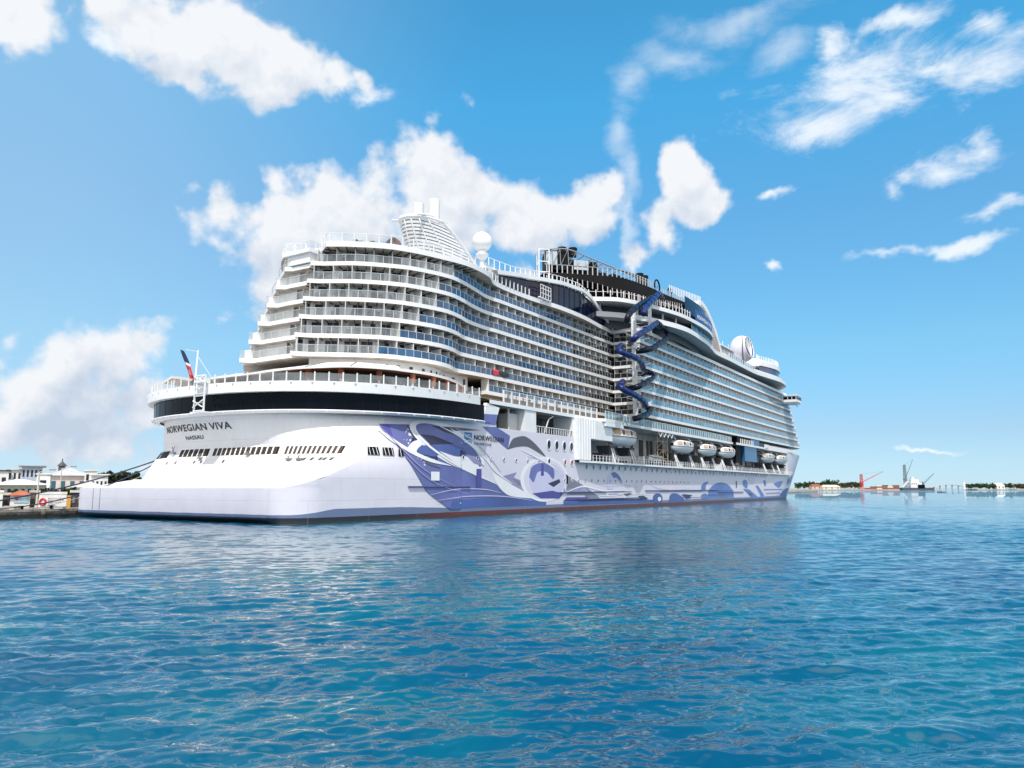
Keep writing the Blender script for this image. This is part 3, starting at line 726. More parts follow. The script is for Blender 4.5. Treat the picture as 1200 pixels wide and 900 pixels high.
prof_ring(bw, [(6.2, 30, 23.0, 16.22), (2.50, 29.7, 23.95, 16.2), (2.48, 29.5, 24.03, 17.35), (2.5, 29.5, 24.05, 17.5), (2.75, 29.5, 23.85, 17.5), (3.2, 29.5, 23.3, 17.0)], 38)
prof_ring(bw, [(4.9, 30, 23.2, 14.0), (3.2, 30, 23.9, 13.95), (3.15, 30, 23.95, 13.85), (4.3, 30, 23.3, 13.6)], 35)
bw.build('stern_bulwark', M_FASCIA, ship, angle=35)
for P, z0, dz in ((resample(both(ell_fwd(3.3, 30, 23.9, 34.5)), 2.3), 13.7, .16), (resample(both(ell_fwd(2.45, 29.5, 24.05, 36)), 2.6), 17.3, .10)):
    for p in P:
        bk = MB(); bk.box(p[0] - .12, p[0] + .12, p[1] - .1, p[1] + .1, z0, z0 + dz); bk.build('ledge_light', M_WHITE, ship)
# slit windows along the mooring deck
def stern_patch(mb, va, vb, z0, z1, m, out=.03, n=4):
    rows = []
    for z in (z0, z1):
        row = []
        for i in range(n + 1):
            p = stern_pt(z, va + (vb - va) * i / n); row.append((p[0] - out, p[1], p[2] + out * .5))
        rows.append(row)
    mb.grid(rows, m)
def stern_v(px, py, z):                 # nearest stern parameter that shows at this photo column
    d = ray(px, py); best = None
    for i in range(2001):
        v = -1 + 2 * i / 2000; p = Vector(stern_pt(z, v)) - CAM
        e = abs(600 + FPX * p.dot(RT) / p.dot(FW) - px)
        if best is None or e < best[0]: best = (e, v)
    return best[1]
for a, b in ((190, 198), (211, 245), (250, 327), (334, 403)):
    v0, v1 = stern_v(a, 530, 8.9), stern_v(b, 528, 8.9); mb = MB(); nb = max(2, int(abs(b - a) / 6.2))
    stern_patch(mb, v0, v1, 8.35, 9.35, 0, .015, 16)
    for i in range(nb + 1):
        for o_ in (0, .33, .62):
            vc = v0 + (v1 - v0) * (i + o_) / (nb + 1); w = .0016 if o_ else .005
            stern_patch(mb, vc - w, vc + w, 8.33, 9.37, 2 if o_ else 1, .05, 1)
    mb.build('mooring_deck_opening', [M_BLACK, M_WHITE, mat('fender_brown', (.16, .11, .08), .7)], hull)
for px in (196, 206, 228, 236, 262, 356, 365, 375, 380, 388):
    v = stern_v(px, 536, 7.6); z = 7.55 + (px > 300) * .1; pm = MB(); stern_patch(pm, v - .006, v + .006, z - .16, z + .16, 0, .05, 1); stern_patch(pm, v - .009, v + .009, z - .2, z + .2, 1, .03, 1)
    pm.build('fairlead', [M_DGREY, M_GREYM], hull)
# deck gear standing on the sloping stern
for px, py, h_ in ((205, 531, .9), (340, 538, .5), (352, 538, .6), (236, 537, .6), (292, 532, .4)):
    z_, v_ = stern_at(px, py); p_ = stern_pt(z_, v_); g_ = MB(); g_.box(p_[0] - .5, p_[0] + .1, p_[1] - .35, p_[1] + .35, p_[2] - .1, p_[2] + .12); g_.bar((p_[0] - .3, p_[1] - .3, p_[2]), (p_[0] - .3, p_[1] + .3, p_[2] + h_), .07, .07); g_.bar((p_[0] - .3, p_[1] + .3, p_[2]), (p_[0] - .3, p_[1] - .3, p_[2] + h_), .07, .07)
    g_.build('mooring_roller', M_GREYM, hull)
for px, pa, pb in ((109, 579, 607), (117, 579, 608)):
    g_ = MB(); yy = [atx for atx in [CAM.y + ray(px, pa).y * ((-.03 - CAM.x) / ray(px, pa).x)]][0]; g_.box(-.03, .06, yy - .03, yy + .03, 1.2, 4.05); g_.build('transom_cable', M_GREYM, hull)
# framed openings on the quarter, square port and rubbing strakes
for x0, x1, z0, z1 in ((11.6, 13.7, 8.25, 9.25), (14.2, 16.2, 8.25, 9.25), (16.9, 17.9, 8.2, 9.15)):
    qo = MB()
    def P(x, z): return (x, y_in(x, z) - .12, z)
    qo.quad(P(x0, z0), P(x1, z0), P(x1, z1), P(x0 + .25, z1), 0)
    for x in np.arange(x0 + .45, x1 - .1, .62): qo.quad(*[(q[0], q[1] - .03, q[2]) for q in (P(x, z0), P(x + .09, z0), P(x + .09, z1), P(x, z1))], 1)
    qo.build('quarter_opening', [M_BLACK, M_WHITE], hull)
sp = MB()
def plate(mb, pts, out, m=0): mb.add([(x, y_in(x, z) - out, z) for x, z in pts], [tuple(range(len(pts)))], m)
plate(sp, [(22.9, 5.1), (24.7, 5.1), (24.7, 6.3), (22.9, 6.3)], .22); sp.build('shell_door', M_WHITE, hull)
for xa, xb, z in ((18.5, 32, 4.25), (59, 78, 3.3), (66, 96, 2.0), (98, 150, 3.5), (150, 175, 2.9)):
    st = MB(); pts = np.linspace(xa, xb, 14)
    st.grid([[(x, y_in(x, z) - .02, z - .1) for x in pts], [(x, y_in(x, z) - .22, z - .06) for x in pts], [(x, y_in(x, z) - .22, z + .06) for x in pts], [(x, y_in(x, z) - .02, z + .1) for x in pts]])
    st.build('rubbing_strake', mat('strake_blue', (.07, .08, .2), .5), hull)
nv = MB(); plate(nv, [(33.6, 4.1), (34.9, 4.1), (34.9, 6.9), (33.6, 6.9)], .10); nv.build('pilot_door', mat('mural_deep', (0, 0, 0)), hull)

# ---- portholes: one kind of each, then copies
def porthole_mesh(rx, rz, glassm, tall=False):
    mb = MB(); n = 14
    ring = [(rx * math.cos(2 * math.pi * k / n), rz * math.sin(2 * math.pi * k / n)) for k in range(n)]
    mb.grid([[(x * 1.22, -.03, z * 1.22) for x, z in ring], [(x * 1.16, -.09, z * 1.16) for x, z in ring], [(x, -.09, z) for x, z in ring], [(x * .98, -.04, z * .98) for x, z in ring]], 0, close=True)
    mb.add([(x * .99, -.045, z * .99) for x, z in ring], [tuple(range(n))], 1)
    return mb.build('porthole', [M_WHITE, glassm], ship, off=(0, 0, 0))
def put_portholes(first, spots):
    for i, (x, z) in enumerate(spots):
        o = first if i == 0 else first.copy()
        if i: COL.objects.link(o); o.parent = ship
        o.location = Vector((x, y_in(x, z) - .02, z)) - L
big = porthole_mesh(.62, .80, M_NAVY); put_portholes(big, [(55.4, 11.5), (58.2, 11.5), (61.0, 11.5), (63.7, 11.5)])
midp = porthole_mesh(.42, .52, M_DOOR); put_portholes(midp, [(55.4, 8.6)])
redp = porthole_mesh(.42, .52, mat('porthole_amber', (.30, .05, .04), .2)); put_portholes(redp, [(61.2, 8.6), (63.8, 8.6)])
row1 = porthole_mesh(.36, .50, M_DOOR); put_portholes(row1, [(69.7 + 2.95 * i, 8.05) for i in range(46)])
row2 = porthole_mesh(.24, .26, M_DOOR); put_portholes(row2, [(26.7 + 3.6 * i, 8.5) for i in range(8)] + [(61 + 2.7 * i, 5.5) for i in range(25)])
# ================================================================ SUPERSTRUCTURE
def zk(k): return 22.92 + 2.78 * k          # middle of the white deck edge
def stern_curve(k):
    return catmull([(15.0 + .5 * k, 16.4), (18.3 + .35 * k, 12.2), (22 + .3 * k, 8.4 + .1 * k), (26 + .2 * k, 6.6), (31 + .4 * k, 5.6 - .15 * k), (35 + .55 * k, 6.1 - .18 * k), (38.5 + .7 * k, 7.3 - .25 * k), (43.5 + .6 * k, 6.95), (48 + .5 * k, 6.8)], 8)
def front_x(k): return 255 - 2.6 * k
def front_curve(k):
    xf = front_x(k); return [(xf + 20 * math.sin(g), CY * (1 - math.cos(g))) for g in np.linspace(0, math.pi / 2, 16)]
def deck_path(k, aft=True):
    P = []
    if k >= 0 and aft:
        P += [(14.6 + .5 * k, CY), (14.7 + .5 * k, 18.9), (13.2 + .65 * k, 17.75)]
        P += [tuple(p) for p in stern_curve(k)]
    else:
        P += [(46, CY), (46, 6.8)]
    P += [(x, 6.8) for x in np.arange(56 + .5 * k, 97, 4)] + [(97.4, 6.8), (97.4, .15)]
    P += [(x, .15) for x in np.arange(102, front_x(k), 8)] + front_curve(k)
    return P
def roof_path():
    P = [(18.6, CY), (18.9, 18.4), (17.2, 15.6)] + [tuple(p) for p in catmull([(17.2, 15.6), (19.1, 12.7), (22.6, 8.9), (26.2, 6.8), (31, 5.1), (36.7, 3.8), (43.2, 4.4), (48.9, 6.6), (60, 6.7), (70, 5.6), (80, 5.5), (90, 6.4), (97.4, 6.8)], 6)]
    P += [(97.4, .15)] + [(x, .15) for x in np.arange(102, front_x(6), 8)] + front_curve(6)
    return P
def port_map(k, p):
    y = 2 * CY - p[1]; sh = -.9 + 1.05 * (k - 1); b = min(1, max(0, (y - CY) / 3.5)); f = min(1, max(0, (60 - p[0]) / 25)); return (p[0], y - sh * b * b * (3 - 2 * b) * f)
def to_spine(P, x0): return [(min(max(p[0], x0), 236), CY) for p in P]
wood_limit = 44
for k in range(-1, 7):
    P = roof_path() if k == 6 else deck_path(k); th = .42 if k == 6 else .31
    mb = MB()
    for half in (0, 1):
        Q = P if half == 0 else [port_map(k, p) for p in reversed(P)]
        sp_ = to_spine(Q, 27 if k >= 0 else 47)
        mb.slab(Q, sp_, zk(k) - th, zk(k) + th, 0, 1, 2)
    o = mb.build('deck_slab', [M_FASCIA, M_DECK, M_SOFFIT if k >= 0 else M_SOFFG], ship)
    # exposed beams under the stern overhangs
    if k >= 1:
        rb = MB(); S = arclen(P)
        for s_ in np.arange(3.2, 34, 2.75 / 2):
            p = sample(P, S, s_); q = sample(P, S, s_ + .1); d = (q - p).normalized(); n = Vector((-d.y, d.x))
            rb.bar((p.x + n.x * .15, p.y + n.y * .15, zk(k) - th - .06), (p.x + n.x * 2.2, p.y + n.y * 2.2, zk(k) - th - .06), .12, .12)
        rb.build('soffit_rib', M_DARKRIB, o)

# ---- balconies
DEP = 1.6; PITCH = 2.8
def rail_glass(k, s, x):
    if x > 79 and x < 98.5: return G_BLACK
    if x >= 98.5: return G_SKY
    return G_CLEAR if s < 17 + 2.0 * k else G_BLUE
def balcony_geo(P, S, s0, s1, z0, z1, wallmb, railmb, doormb, k, mi, rnd, mg, first_div=True):
    n = 4; E_ = []; W_ = []
    for i in range(n + 1):
        s_ = s0 + (s1 - s0) * i / n; DEP = float(np.interp(s_, [19, 33], [2.3, 1.6])) if k >= 0 else 1.6; p = sample(P, S, s_); a = sample(P, S, s_ - .35); b = sample(P, S, s_ + .35)
        d = (b - a).normalized(); nn = Vector((-d.y, d.x)); E_.append((p, nn)); W_.append(p + nn * DEP)
    wallmb.grid([[(w.x, w.y, z0) for w in W_], [(w.x, w.y, z1) for w in W_]], 0)
    if first_div:
        p, nn = E_[0]; a = p + nn * .12; b = W_[0] + nn * .05
        wallmb.box(0, 0, 0, 0, 0, 0, 0) if False else wallmb.bar((a.x, a.y, (z0 + z1) / 2), (b.x, b.y, (z0 + z1) / 2), .07, z1 - z0 - .02, 0)
    # sliding door: dark panes and a pale frame, with curtain panel on one side
    f0 = .07 + rnd.random() * .08; f1 = .68 + rnd.random() * .14
    if rnd.random() < .5: f0, f1 = 1 - f1, 1 - f0
    def wp(f, out, z):
        x_ = f * n; i = min(int(x_), n - 1); w = W_[i].lerp(W_[i + 1], x_ - i); nn = E_[i][1]; return (w.x - nn.x * out, w.y - nn.y * out, z)
    zt = z0 + 2.05
    doormb.quad(wp(f0, .03, z0 + .05), wp(f1, .03, z0 + .05), wp(f1, .03, zt), wp(f0, .03, zt), mi[0])
    fm = (f0 + f1) / 2
    for f in (f0, fm, f1): doormb.quad(wp(f - .012, .05, z0), wp(f + .012, .05, z0), wp(f + .012, .05, zt), wp(f - .012, .05, zt), mi[1])
    doormb.quad(wp(f0, .05, zt), wp(f1, .05, zt), wp(f1, .05, zt + .06), wp(f0, .05, zt + .06), mi[1])
    if rnd.random() < .45:
        g0, g1 = (f0, fm) if rnd.random() < .5 else (fm, f1)
        doormb.quad(wp(g0 + .014, .04, z0 + .08), wp(g1 - .014, .04, z0 + .08), wp(g1 - .014, .04, zt - .03), wp(g0 + .014, .04, zt - .03), mi[2])
    # railing
    ro = [(p + nn * .05) for p, nn in E_]
    railmb.grid([[(q.x, q.y, z0 + .04) for q in ro], [(q.x, q.y, z0 + 1.02) for q in ro]], mg)
    for q0, q1 in zip(ro, ro[1:]): railmb.bar((q0.x, q0.y, z0 + 1.06), (q1.x, q1.y, z0 + 1.06), .07, .06, mi[3])
    for i in (0, 2):
        q = ro[i]; railmb.box(q.x - .035, q.x + .035, q.y - .035, q.y + .035, z0, z0 + 1.05, mi[3])
M_CURT = mat('curtain', (.52, .53, .53), .8, var=.15)
M_RAIL = mat('rail_metal', (.58, .60, .62), .35, var=.08)
cands = []
for k in range(-1, 6):
    P = deck_path(k); S = arclen(P); z0 = zk(k) + .32; z1 = zk(k + 1) - (.43 if k == 5 else .32)
    corner = 0.0
    for i, p in enumerate(P):
        if k >= 0 and abs(p[1] - 17.75) < .01 and p[0] < 20: corner = S[i]
    s0 = corner + .9 if k >= 0 else S[1] + 1.0
    si = [i for i, p in enumerate(P) if abs(p[0] - 97.4) < .01]
    s_a, s_b = S[si[0]], S[si[1]]
    runs = [(s0, s_a - .1), (s_a + .3, s_b - .2), (s_b + .2, S[-1])]
    for ri, (a, b) in enumerate(runs):
        n = max(1, int(round((b - a) / (PITCH if ri != 1 else 3.2))))
        for i in range(n):
            u0 = a + (b - a) * i / n; u1 = a + (b - a) * (i + 1) / n; mid = sample(P, S, (u0 + u1) / 2)
            if mid.x > 262 - 2.0 * k and mid.y > 9: continue
            dist = (Vector((mid.x, mid.y, z0)) - CAM).length
            cands.append((dist, k, u0, u1, mid.x, z0, z1, ri))
cands.sort()
near = cands[:100]; rest = cands[100:]
paths = {k: (deck_path(k), arclen(deck_path(k))) for k in range(-1, 6)}
rb_ = random.Random(11)
for dist, k, u0, u1, x, z0, z1, ri in near:
    P, S = paths[k]; w, r_, d_ = MB(), MB(), MB()
    balcony_geo(P, S, u0, u1, z0, z1, w, r_, d_, k, (0, 1, 2, 1), rb_, 0)
    bal = w.build('balcony', M_WALL, ship)
    r_.build('balcony_railing', [rail_glass(k, u0, x), M_RAIL], bal)
    d_.build('sliding_door', [M_DOOR, M_RAIL, M_CURT], bal)
far = MB(); fm_ = [M_WALL, M_DOOR, M_RAIL, M_CURT, G_CLEAR, G_BLUE, G_SKY, G_BLACK]
for dist, k, u0, u1, x, z0, z1, ri in rest:
    P, S = paths[k]
    balcony_geo(P, S, u0, u1, z0, z1, far, far, far, k, (1, 2, 3, 2), rb_, fm_.index(rail_glass(k, u0, x)))
tag(far.build('balcony', fm_, ship), kind='stuff')
# plain inner walls: port side, front, and the recess between the two stern blocks
iw = MB()
for k in range(-1, 6):
    P = [port_map(k, (x, y)) for x, y in offset(resample(deck_path(k), 1.5), 1.8)]
    iw.wall(P, zk(k) + .31, zk(k + 1) - .31)
    xf = front_x(k)
    iw.wall([(xf + 17.5 * math.sin(g), CY * (1.08 - math.cos(g))) for g in np.linspace(.35, math.pi / 2, 14)], zk(k) + .31, zk(k + 1) - .31)
iw.build('superstructure_wall', M_WALL, ship)
# stern port half: open balconies seen end-on past the middle notch
pr = MB()
for k in range(0, 6):
    P = deck_path(k); S = arclen(P); z0 = zk(k) + .32
    i0 = [i for i, p in enumerate(P) if abs(p[1] - 17.75) < .01 and p[0] < 20][0]
    Q = [port_map(k, p) for p in P[:i0 + 28]]
    pr.wall(Q, z0, z0 + 1.0, 0)
    for a, b in zip(Q, Q[1:]): pr.bar((a[0], a[1], z0 + 1.05), (b[0], b[1], z0 + 1.05), .07, .06, 1)
    SQ = arclen(Q)
    for s_ in np.arange(0, SQ[-1], 1.9):
        q = sample(Q, SQ, s_); pr.box(q.x - .035, q.x + .035, q.y - .035, q.y + .035, z0, z0 + 1.05, 1)
    Q2 = [(p[0], p[1]) for p in P[:3]]
    pr.wall(Q2, z0, z0 + 1.0, 0)
    for a, b in zip(Q2, Q2[1:]): pr.bar((a[0], a[1], z0 + 1.05), (b[0], b[1], z0 + 1.05), .07, .06, 1)
pr.build('stern_railing', [G_CLEAR, M_RAIL], ship)
pt = MB()
for k in range(0, 6):
    z0, z1 = zk(k) + .31, zk(k + 1) - .31
    for y in (17.9, port_map(k, (15, 17.75))[1]): pt.box(15.6 + .55 * k, 19 + .5 * k, y - .05, y + .05, z0, z1)
    pt.box(17.2 + .5 * k, 17.3 + .5 * k, 17.95, port_map(k, (15, 17.75))[1] + 4, z0, z1)
pt.build('balcony_partition', M_WALL, ship)
# boxed-in bay under the top terrace, with its own small terrace
bx = MB(); bx.box(16.9, 30, 18.6, 23.4, 37.3, 38.75); bx.box(16.5, 30, 18.3, 24.2, 38.76, 39.35)
bay = bx.build('stern_bay', M_WHITE, ship)
br_ = MB()
def railing(mb, path, z, h=1.1, step=1.9, post=.09, mglass=0, mpost=1, top=True):
    mb.wall(path, z + .08, z + h - .04, mglass); S = arclen(path)
    if top:
        for a, b in zip(path, path[1:]): mb.bar((a[0], a[1], z + h), (b[0], b[1], z + h), .08, .07, mpost)
    n = max(1, int(S[-1] / step))
    for i in range(n + 1):
        q = sample(path, S, S[-1] * i / n); mb.box(q[0] - post / 2, q[0] + post / 2, q[1] - post / 2, q[1] + post / 2, z, z + h + (.04 if top else .12), mpost)
railing(br_, [(22, 18.4), (16.6, 18.4), (16.6, 24.1), (22, 25.6)], 39.35, 1.2)
br_.build('bay_railing', [G_CLEAR, M_WHITE], bay)

# ---- top deck over the stern: railing, sun shelters
RP = roof_path()
RPs = [p for p in RP if p[0] <= 49.5][1:]
rr = MB(); P = [tuple(p) for p in resample([Vector((p[0], p[1])) for p in offset(RPs, .15)], 1.2)]
railing(rr, P, zk(6) + .42, 1.25, 1.75, .16)
rr.build('roof_railing', [G_CLEAR, M_WHITE], ship)
rr = MB(); railing(rr, [port_map(6, p) for p in P], zk(6) + .42, 1.25, 1.75, .12); rr.build('roof_railing', [G_CLEAR, M_WHITE], ship)
def sunbed(x, y, z, rot):
    t = empty('sun_shelter', (x, y, z), 'round copper-brown sun shelter on the top stern deck behind the white railing', 'sun shelter')
    mb = MB(); mb.lathe([(1.35, .0), (1.45, .35)], 0, 0, 18); mb.build('base', M_COPPER, t, off=(0, 0, 0))
    mb = MB(); rows = []
    for i in range(7):
        g = R(90) * i / 6; rows.append([(1.5 * math.cos(g) * math.cos(a), 1.5 * math.cos(g) * math.sin(a), .35 + 1.35 * math.sin(g)) for a in np.linspace(R(rot), R(rot + 200), 14)])
    mb.grid(rows); mb.build('hood', mat('shelter_cloth', (.14, .035, .025), .8), t, off=(0, 0, 0))
sunbed(25.0, 9.8, zk(6) + .42, 250)
# a little deck clutter: loungers
def lounger(n, spots, z, label, colr, grp):
    mb = MB(); mb.box(-.95, .6, -.32, .32, .25, .36); mb.bar((.55, 0, .33), (1.15, 0, .85), .62, .07); 
    for sx in (-.8, .5):
        for sy in (-.28, .28): mb.box(sx - .03, sx + .03, sy - .03, sy + .03, 0, .26)
    first = None
    for i, (x, y, a) in enumerate(spots):
        if first is None: o = first = mb.build('sun_lounger', colr, None, off=(0, 0, 0))
        else: o = first.copy(); COL.objects.link(o)
        o.location = (x, y, z); o.rotation_euler.z = R(a); tag(o, label, 'sun lounger', grp)
lounger('', [(20.6, 12.6, 20), (22.4, 11.0, 25), (30.5, 7.2, 60), (33.5, 6.3, 70), (36.5, 5.6, 80), (39.5, 5.4, 85)], zk(6) + .42, 'dark sun lounger behind the white posts of the top stern deck railing', M_DGREY, 'sun loungers on the top stern deck')

# ---- funnel with louvred fin and twin exhausts
fu = MB()
prof = [(45.3, 44.9, 0), (43.9, 47.5, .1), (42.6, 50.4, .2), (42.3, 52.6, .25)]     # aft edge leaning back
def fin_back(z): return float(np.interp(z, [40, 45, 48, 50.5, 52.8], [46.4, 45.2, 44.0, 42.9, 42.2]))
def fin_front(z): return float(np.interp(z, [40, 44, 47, 50, 52, 53.3], [70, 64.5, 60.0, 55.8, 52.6, 49.5]))
def fin_half(z): return float(np.interp(z, [40, 52.8], [4.4, 3.3]))
def fin_ring(z, n=40):
    xb, xf, h = fin_back(z), fin_front(z), fin_half(z); o = []
    for i in range(n):
        g = math.pi * (i / (n - 1)) - math.pi / 2          # port .. round the back .. starboard
        c = abs(math.cos(g)); o.append((xf - (xf - xb) * c ** .45, CY + 0 - h * math.sin(g) * (1 if True else 0), z))
    return o
zs = list(np.arange(40.6, 53.2, .62))
for z in zs:
    r0 = fin_ring(z); r1 = fin_ring(z + .40)
    r1i = [(p[0] + .25, CY + (p[1] - CY) * .94, p[2] + .05) for p in r1]
    fu.grid([r0, r1], 0); fu.grid([r1, r1i], 0)
funnel = fu.build('funnel', M_WHITE, ship, smooth=True)
rbm = MB()
for sgn in (-1, 1):
    pts = [(fin_front(z), CY + sgn * fin_half(z) * 1.02, z) for z in np.linspace(40.3, 53.3, 16)] + [(x, CY + sgn * 3.0, float(np.interp(x, [42.3, 46, 49.5], [52.9, 53.9, 53.4]))) for x in (49.0, 46.5, 44, 42.3)]
    rbm.tube(pts, [.42 - .012 * i for i in range(len(pts))], 6)
top = [(x_, y_, float(np.interp(x_, [42.2, 49.5], [52.95, 53.4]))) for x_, y_, _ in fin_ring(53.0)]
rbm.tube(top, .24, 6)
for f in (.12, .25, .38, .5, .62, .75, .88):
    pts = [fin_ring(z)[int(f * 39)] for z in np.linspace(40.4, 53, 10)]; rbm.tube(pts, .13, 5)
rbm.build('funnel_rib', M_WHITE, funnel, smooth=True)
ib = MB(); ib.grid([[(p[0] + .5, CY + (p[1] - CY) * .90, p[2]) for p in fin_ring(z)] for z in np.linspace(40.2, 53.0, 14)]); ib.build('funnel_core', mat('core_white', (.72, .73, .75), .6), funnel)
for x, dy, z1, r in ((47.6, 1.3, 57.4, 1.0), (48.9, -1.5, 58.0, 1.05)):
    e = MB(); e.lathe([(r, 48), (r, z1), (r * .86, z1 + .02), (r * .84, z1 - 1.5)], x, CY + dy, 22, cap=False); e.build('exhaust_pipe', M_WHITE, funnel, smooth=False, angle=40)
# ---- radome on its pedestal
rd = MB(); rd.lathe([(2.1 * math.sin(g), 55.2 - 2.1 * math.cos(g)) for g in np.linspace(.45, math.pi - .02, 18)], 66.9, CY, 28, cap=False)
rdo = rd.build('radome', M_WHITE, ship, smooth=True)
pd = MB(); pd.lathe([(.6, 42), (.5, 51.2), (1.35, 52.1), (1.4, 52.5), (1.0, 52.55), (1.0, 53.6)], 66.9, CY, 16); pd.build('radome_pedestal', M_WHITE, rdo, angle=40)

# ---- sweeping upper fascia amidships with dark glazing
def vstrip(mb, lo, hi, m=0, thick=0):   # lists of (x,y,z)
    mb.grid([lo, hi], m)
xs = np.linspace(48.9, 97.4, 50)
def arch(x): return float(np.interp(x, [48.9, 56, 63.5, 72, 80, 85, 89.6, 93.5, 97.4], [41.3, 42.5, 43.5, 44.4, 44.8, 44.3, 42.9, 41.4, 39.9]))
def yst(x): return float(np.interp(x, [48.9, 60, 70, 80, 90, 97.4], [6.6, 6.7, 5.6, 5.5, 6.4, 6.75]))
sw = MB()
sw.grid([[(x, yst(x) - .05, arch(x)) for x in xs], [(x, yst(x) - .25, arch(x) + .12) for x in xs], [(x, yst(x) - .25, arch(x) + .85) for x in xs], [(x, yst(x) + 1.0, arch(x) + .95) for x in xs]])
sw.build('sweep_fascia', M_FASCIA, ship)
gl = MB(); gl.grid([[(x, yst(x) + .5, zk(6) + .4) for x in xs], [(x, yst(x) + .45, arch(x) + .1) for x in xs]]); swg = gl.build('sweep_glazing', M_NAVY, ship)
pp = MB()
for x in np.arange(49.5, 61, 1.35): pp.box(x - .09, x + .09, yst(x) + .05, yst(x) + .2, zk(6) + .42, min(zk(6) + 1.75, arch(x)))
pp.box(62.2, 66.6, 5.6, 6.0, zk(6) + .4, zk(6) + .6)
for i in range(5): pp.box(62.4 + i, 62.5 + i, 5.5, 5.6, zk(6) + .45, 42.6)
for z in (41, 41.9, 42.6): pp.box(62.4, 66.5, 5.52, 5.58, z - .07, z + .07)
pp.build('sweep_posts', M_WHITE, swg)
for i in range(3): pass
mu_ = MB()
for x in np.arange(64, 97, 2.2): mu_.bar((x, yst(x) + .40, zk(6) + .45), (x, yst(x) + .36, arch(x)), .06, .06)
mu_.build('glazing_frame', M_BLACK, swg)
# terrace behind the sweep, with fence of white posts
tc = MB(); tc.prism([(48.9, 9), (60, 7.6), (80, 7.2), (92, 8), (92, 36.5), (48.9, 36.5)], 43.0, 43.4); tc.prism([(60, 8.0), (92, 8.6), (92, 30), (60, 30)], 39.9, 43.0)
tc.build('upper_terrace', M_WHITE, ship)
tr_ = MB()
P = [(48.9, 8.3), (60, 7.3), (70, 6.6), (80, 6.4), (88, 7.0)]
SS = arclen(P)
zf = lambda x: max(43.4, arch(x) + .9)
for i in range(26):
    q = sample(P, SS, SS[-1] * i / 25); tr_.box(q.x - .06, q.x + .06, q.y - .06, q.y + .06, zf(q.x) - .6, zf(q.x) + 1.3)
for a in range(25):
    q, r2 = sample(P, SS, SS[-1] * a / 25), sample(P, SS, SS[-1] * (a + 1) / 25); tr_.bar((q.x, q.y, zf(q.x) + 1.3), (r2.x, r2.y, zf(r2.x) + 1.3), .09, .07)
tr_.build('terrace_railing', M_WHITE, ship)
lounger('', [(56 + 2.1 * i, 9.0 + .2 * (i % 2), 85) for i in range(7)], 43.42, 'salmon sun lounger in the row on the upper terrace beside the black track', mat('salmon_cloth', (.62, .27, .17), .7), 'salmon sun loungers on the upper terrace')

# ---- two curved terraces where the slides start
def band(P, z, th, name, depth=6.0, mats=None, n=8):
    C = [tuple(p) for p in catmull([Vector(p) for p in P], n)]; I = [(p[0], max(p[1] + depth, p[1] + depth)) for p in C]
    mb = MB(); mb.slab(C, I, z - th, z + th, 0, 1, 2); return mb.build(name, mats or [M_FASCIA, M_TEAK, M_SOFFG], ship), C
K7 = [(88, 7.6), (90.3, 5.8), (95.1, 2.1), (103.7, -1.6), (116.5, -4.2), (133.5, -3.3), (143, -2.0), (151.5, -.7), (163.4, -.7), (178, -.5), (194.6, -.4), (206.8, -1.5), (220, -2.7), (233, -1.6), (242, 2.5), (249, 9), (253, CY)]
K8 = [(85.5, 8.5), (87.2, 6.4), (90.8, 2.1), (97.1, -.6), (110.8, -4.0), (124, -4.6), (135, -4.0), (144, -2.0), (150, 1.5)]
k7o, C7 = band(K7, 42.35, .58, 'terrace_slab', 9); k8o, C8 = band(K8, 45.2, .45, 'terrace_slab', 9)
# terrace fill and the walls behind them
tw = MB()
I7 = offset([Vector(p) for p in C7 if p[0] < 152], 3.2); tw.wall([tuple(p) for p in I7], 39.9, 42.0, 0); 
I7b = offset([Vector(p) for p in C7 if p[0] < 152], 2.2); tw.wall([tuple(p) for p in I7b], 42.8, 44.8, 0)
tw.build('terrace_wall', M_DGREY, ship); tw = MB(); tw.prism([(84, 9.4), (96, 7.6), (101, 5.2), (101, 20), (84, 20)], 40.05, 45.2); tw.build('terrace_core', M_INT, ship)
fg = MB(); P = [p for p in C7 if 119 < p[0] < 146]; P = offset([Vector(p) for p in P], .2)
fg.wall([tuple(p) for p in P], 42.8, 44.78, 0); fgo = fg.build('terrace_glazing', M_TEALG, ship)
fm2 = MB()
for p in P[::2]: fm2.box(p.x - .05, p.x + .05, p.y - .06, p.y, 42.8, 44.8)
fm2.build('glazing_frame', M_WHITE, fgo)
for x, y in ((90.2, 6.2), (98.0, .6), (107, -2.0), (113, -3)):
    cw = MB(); cw.box(x - .16, x + .16, y + .1, y + .42, 42.85, 44.75); cw.build('terrace_column', M_WHITE, ship)
# railing posts on the upper terrace
tp = MB(); PP = offset([Vector(p) for p in C8], .25); SS = arclen(PP)
for i in range(44):
    q = sample(PP, SS, SS[-1] * i / 43)
    if q.x < 120: tp.box(q.x - .08, q.x + .08, q.y - .08, q.y + .08, 45.6, 47.3)
for i in range(43):
    a, b = sample(PP, SS, SS[-1] * i / 43), sample(PP, SS, SS[-1] * (i + 1) / 43)
    if b.x < 120: tp.bar((a.x, a.y, 46.9), (b.x, b.y, 46.9), .08, .07)
tp.build('terrace_posts', M_WHITE, k8o)
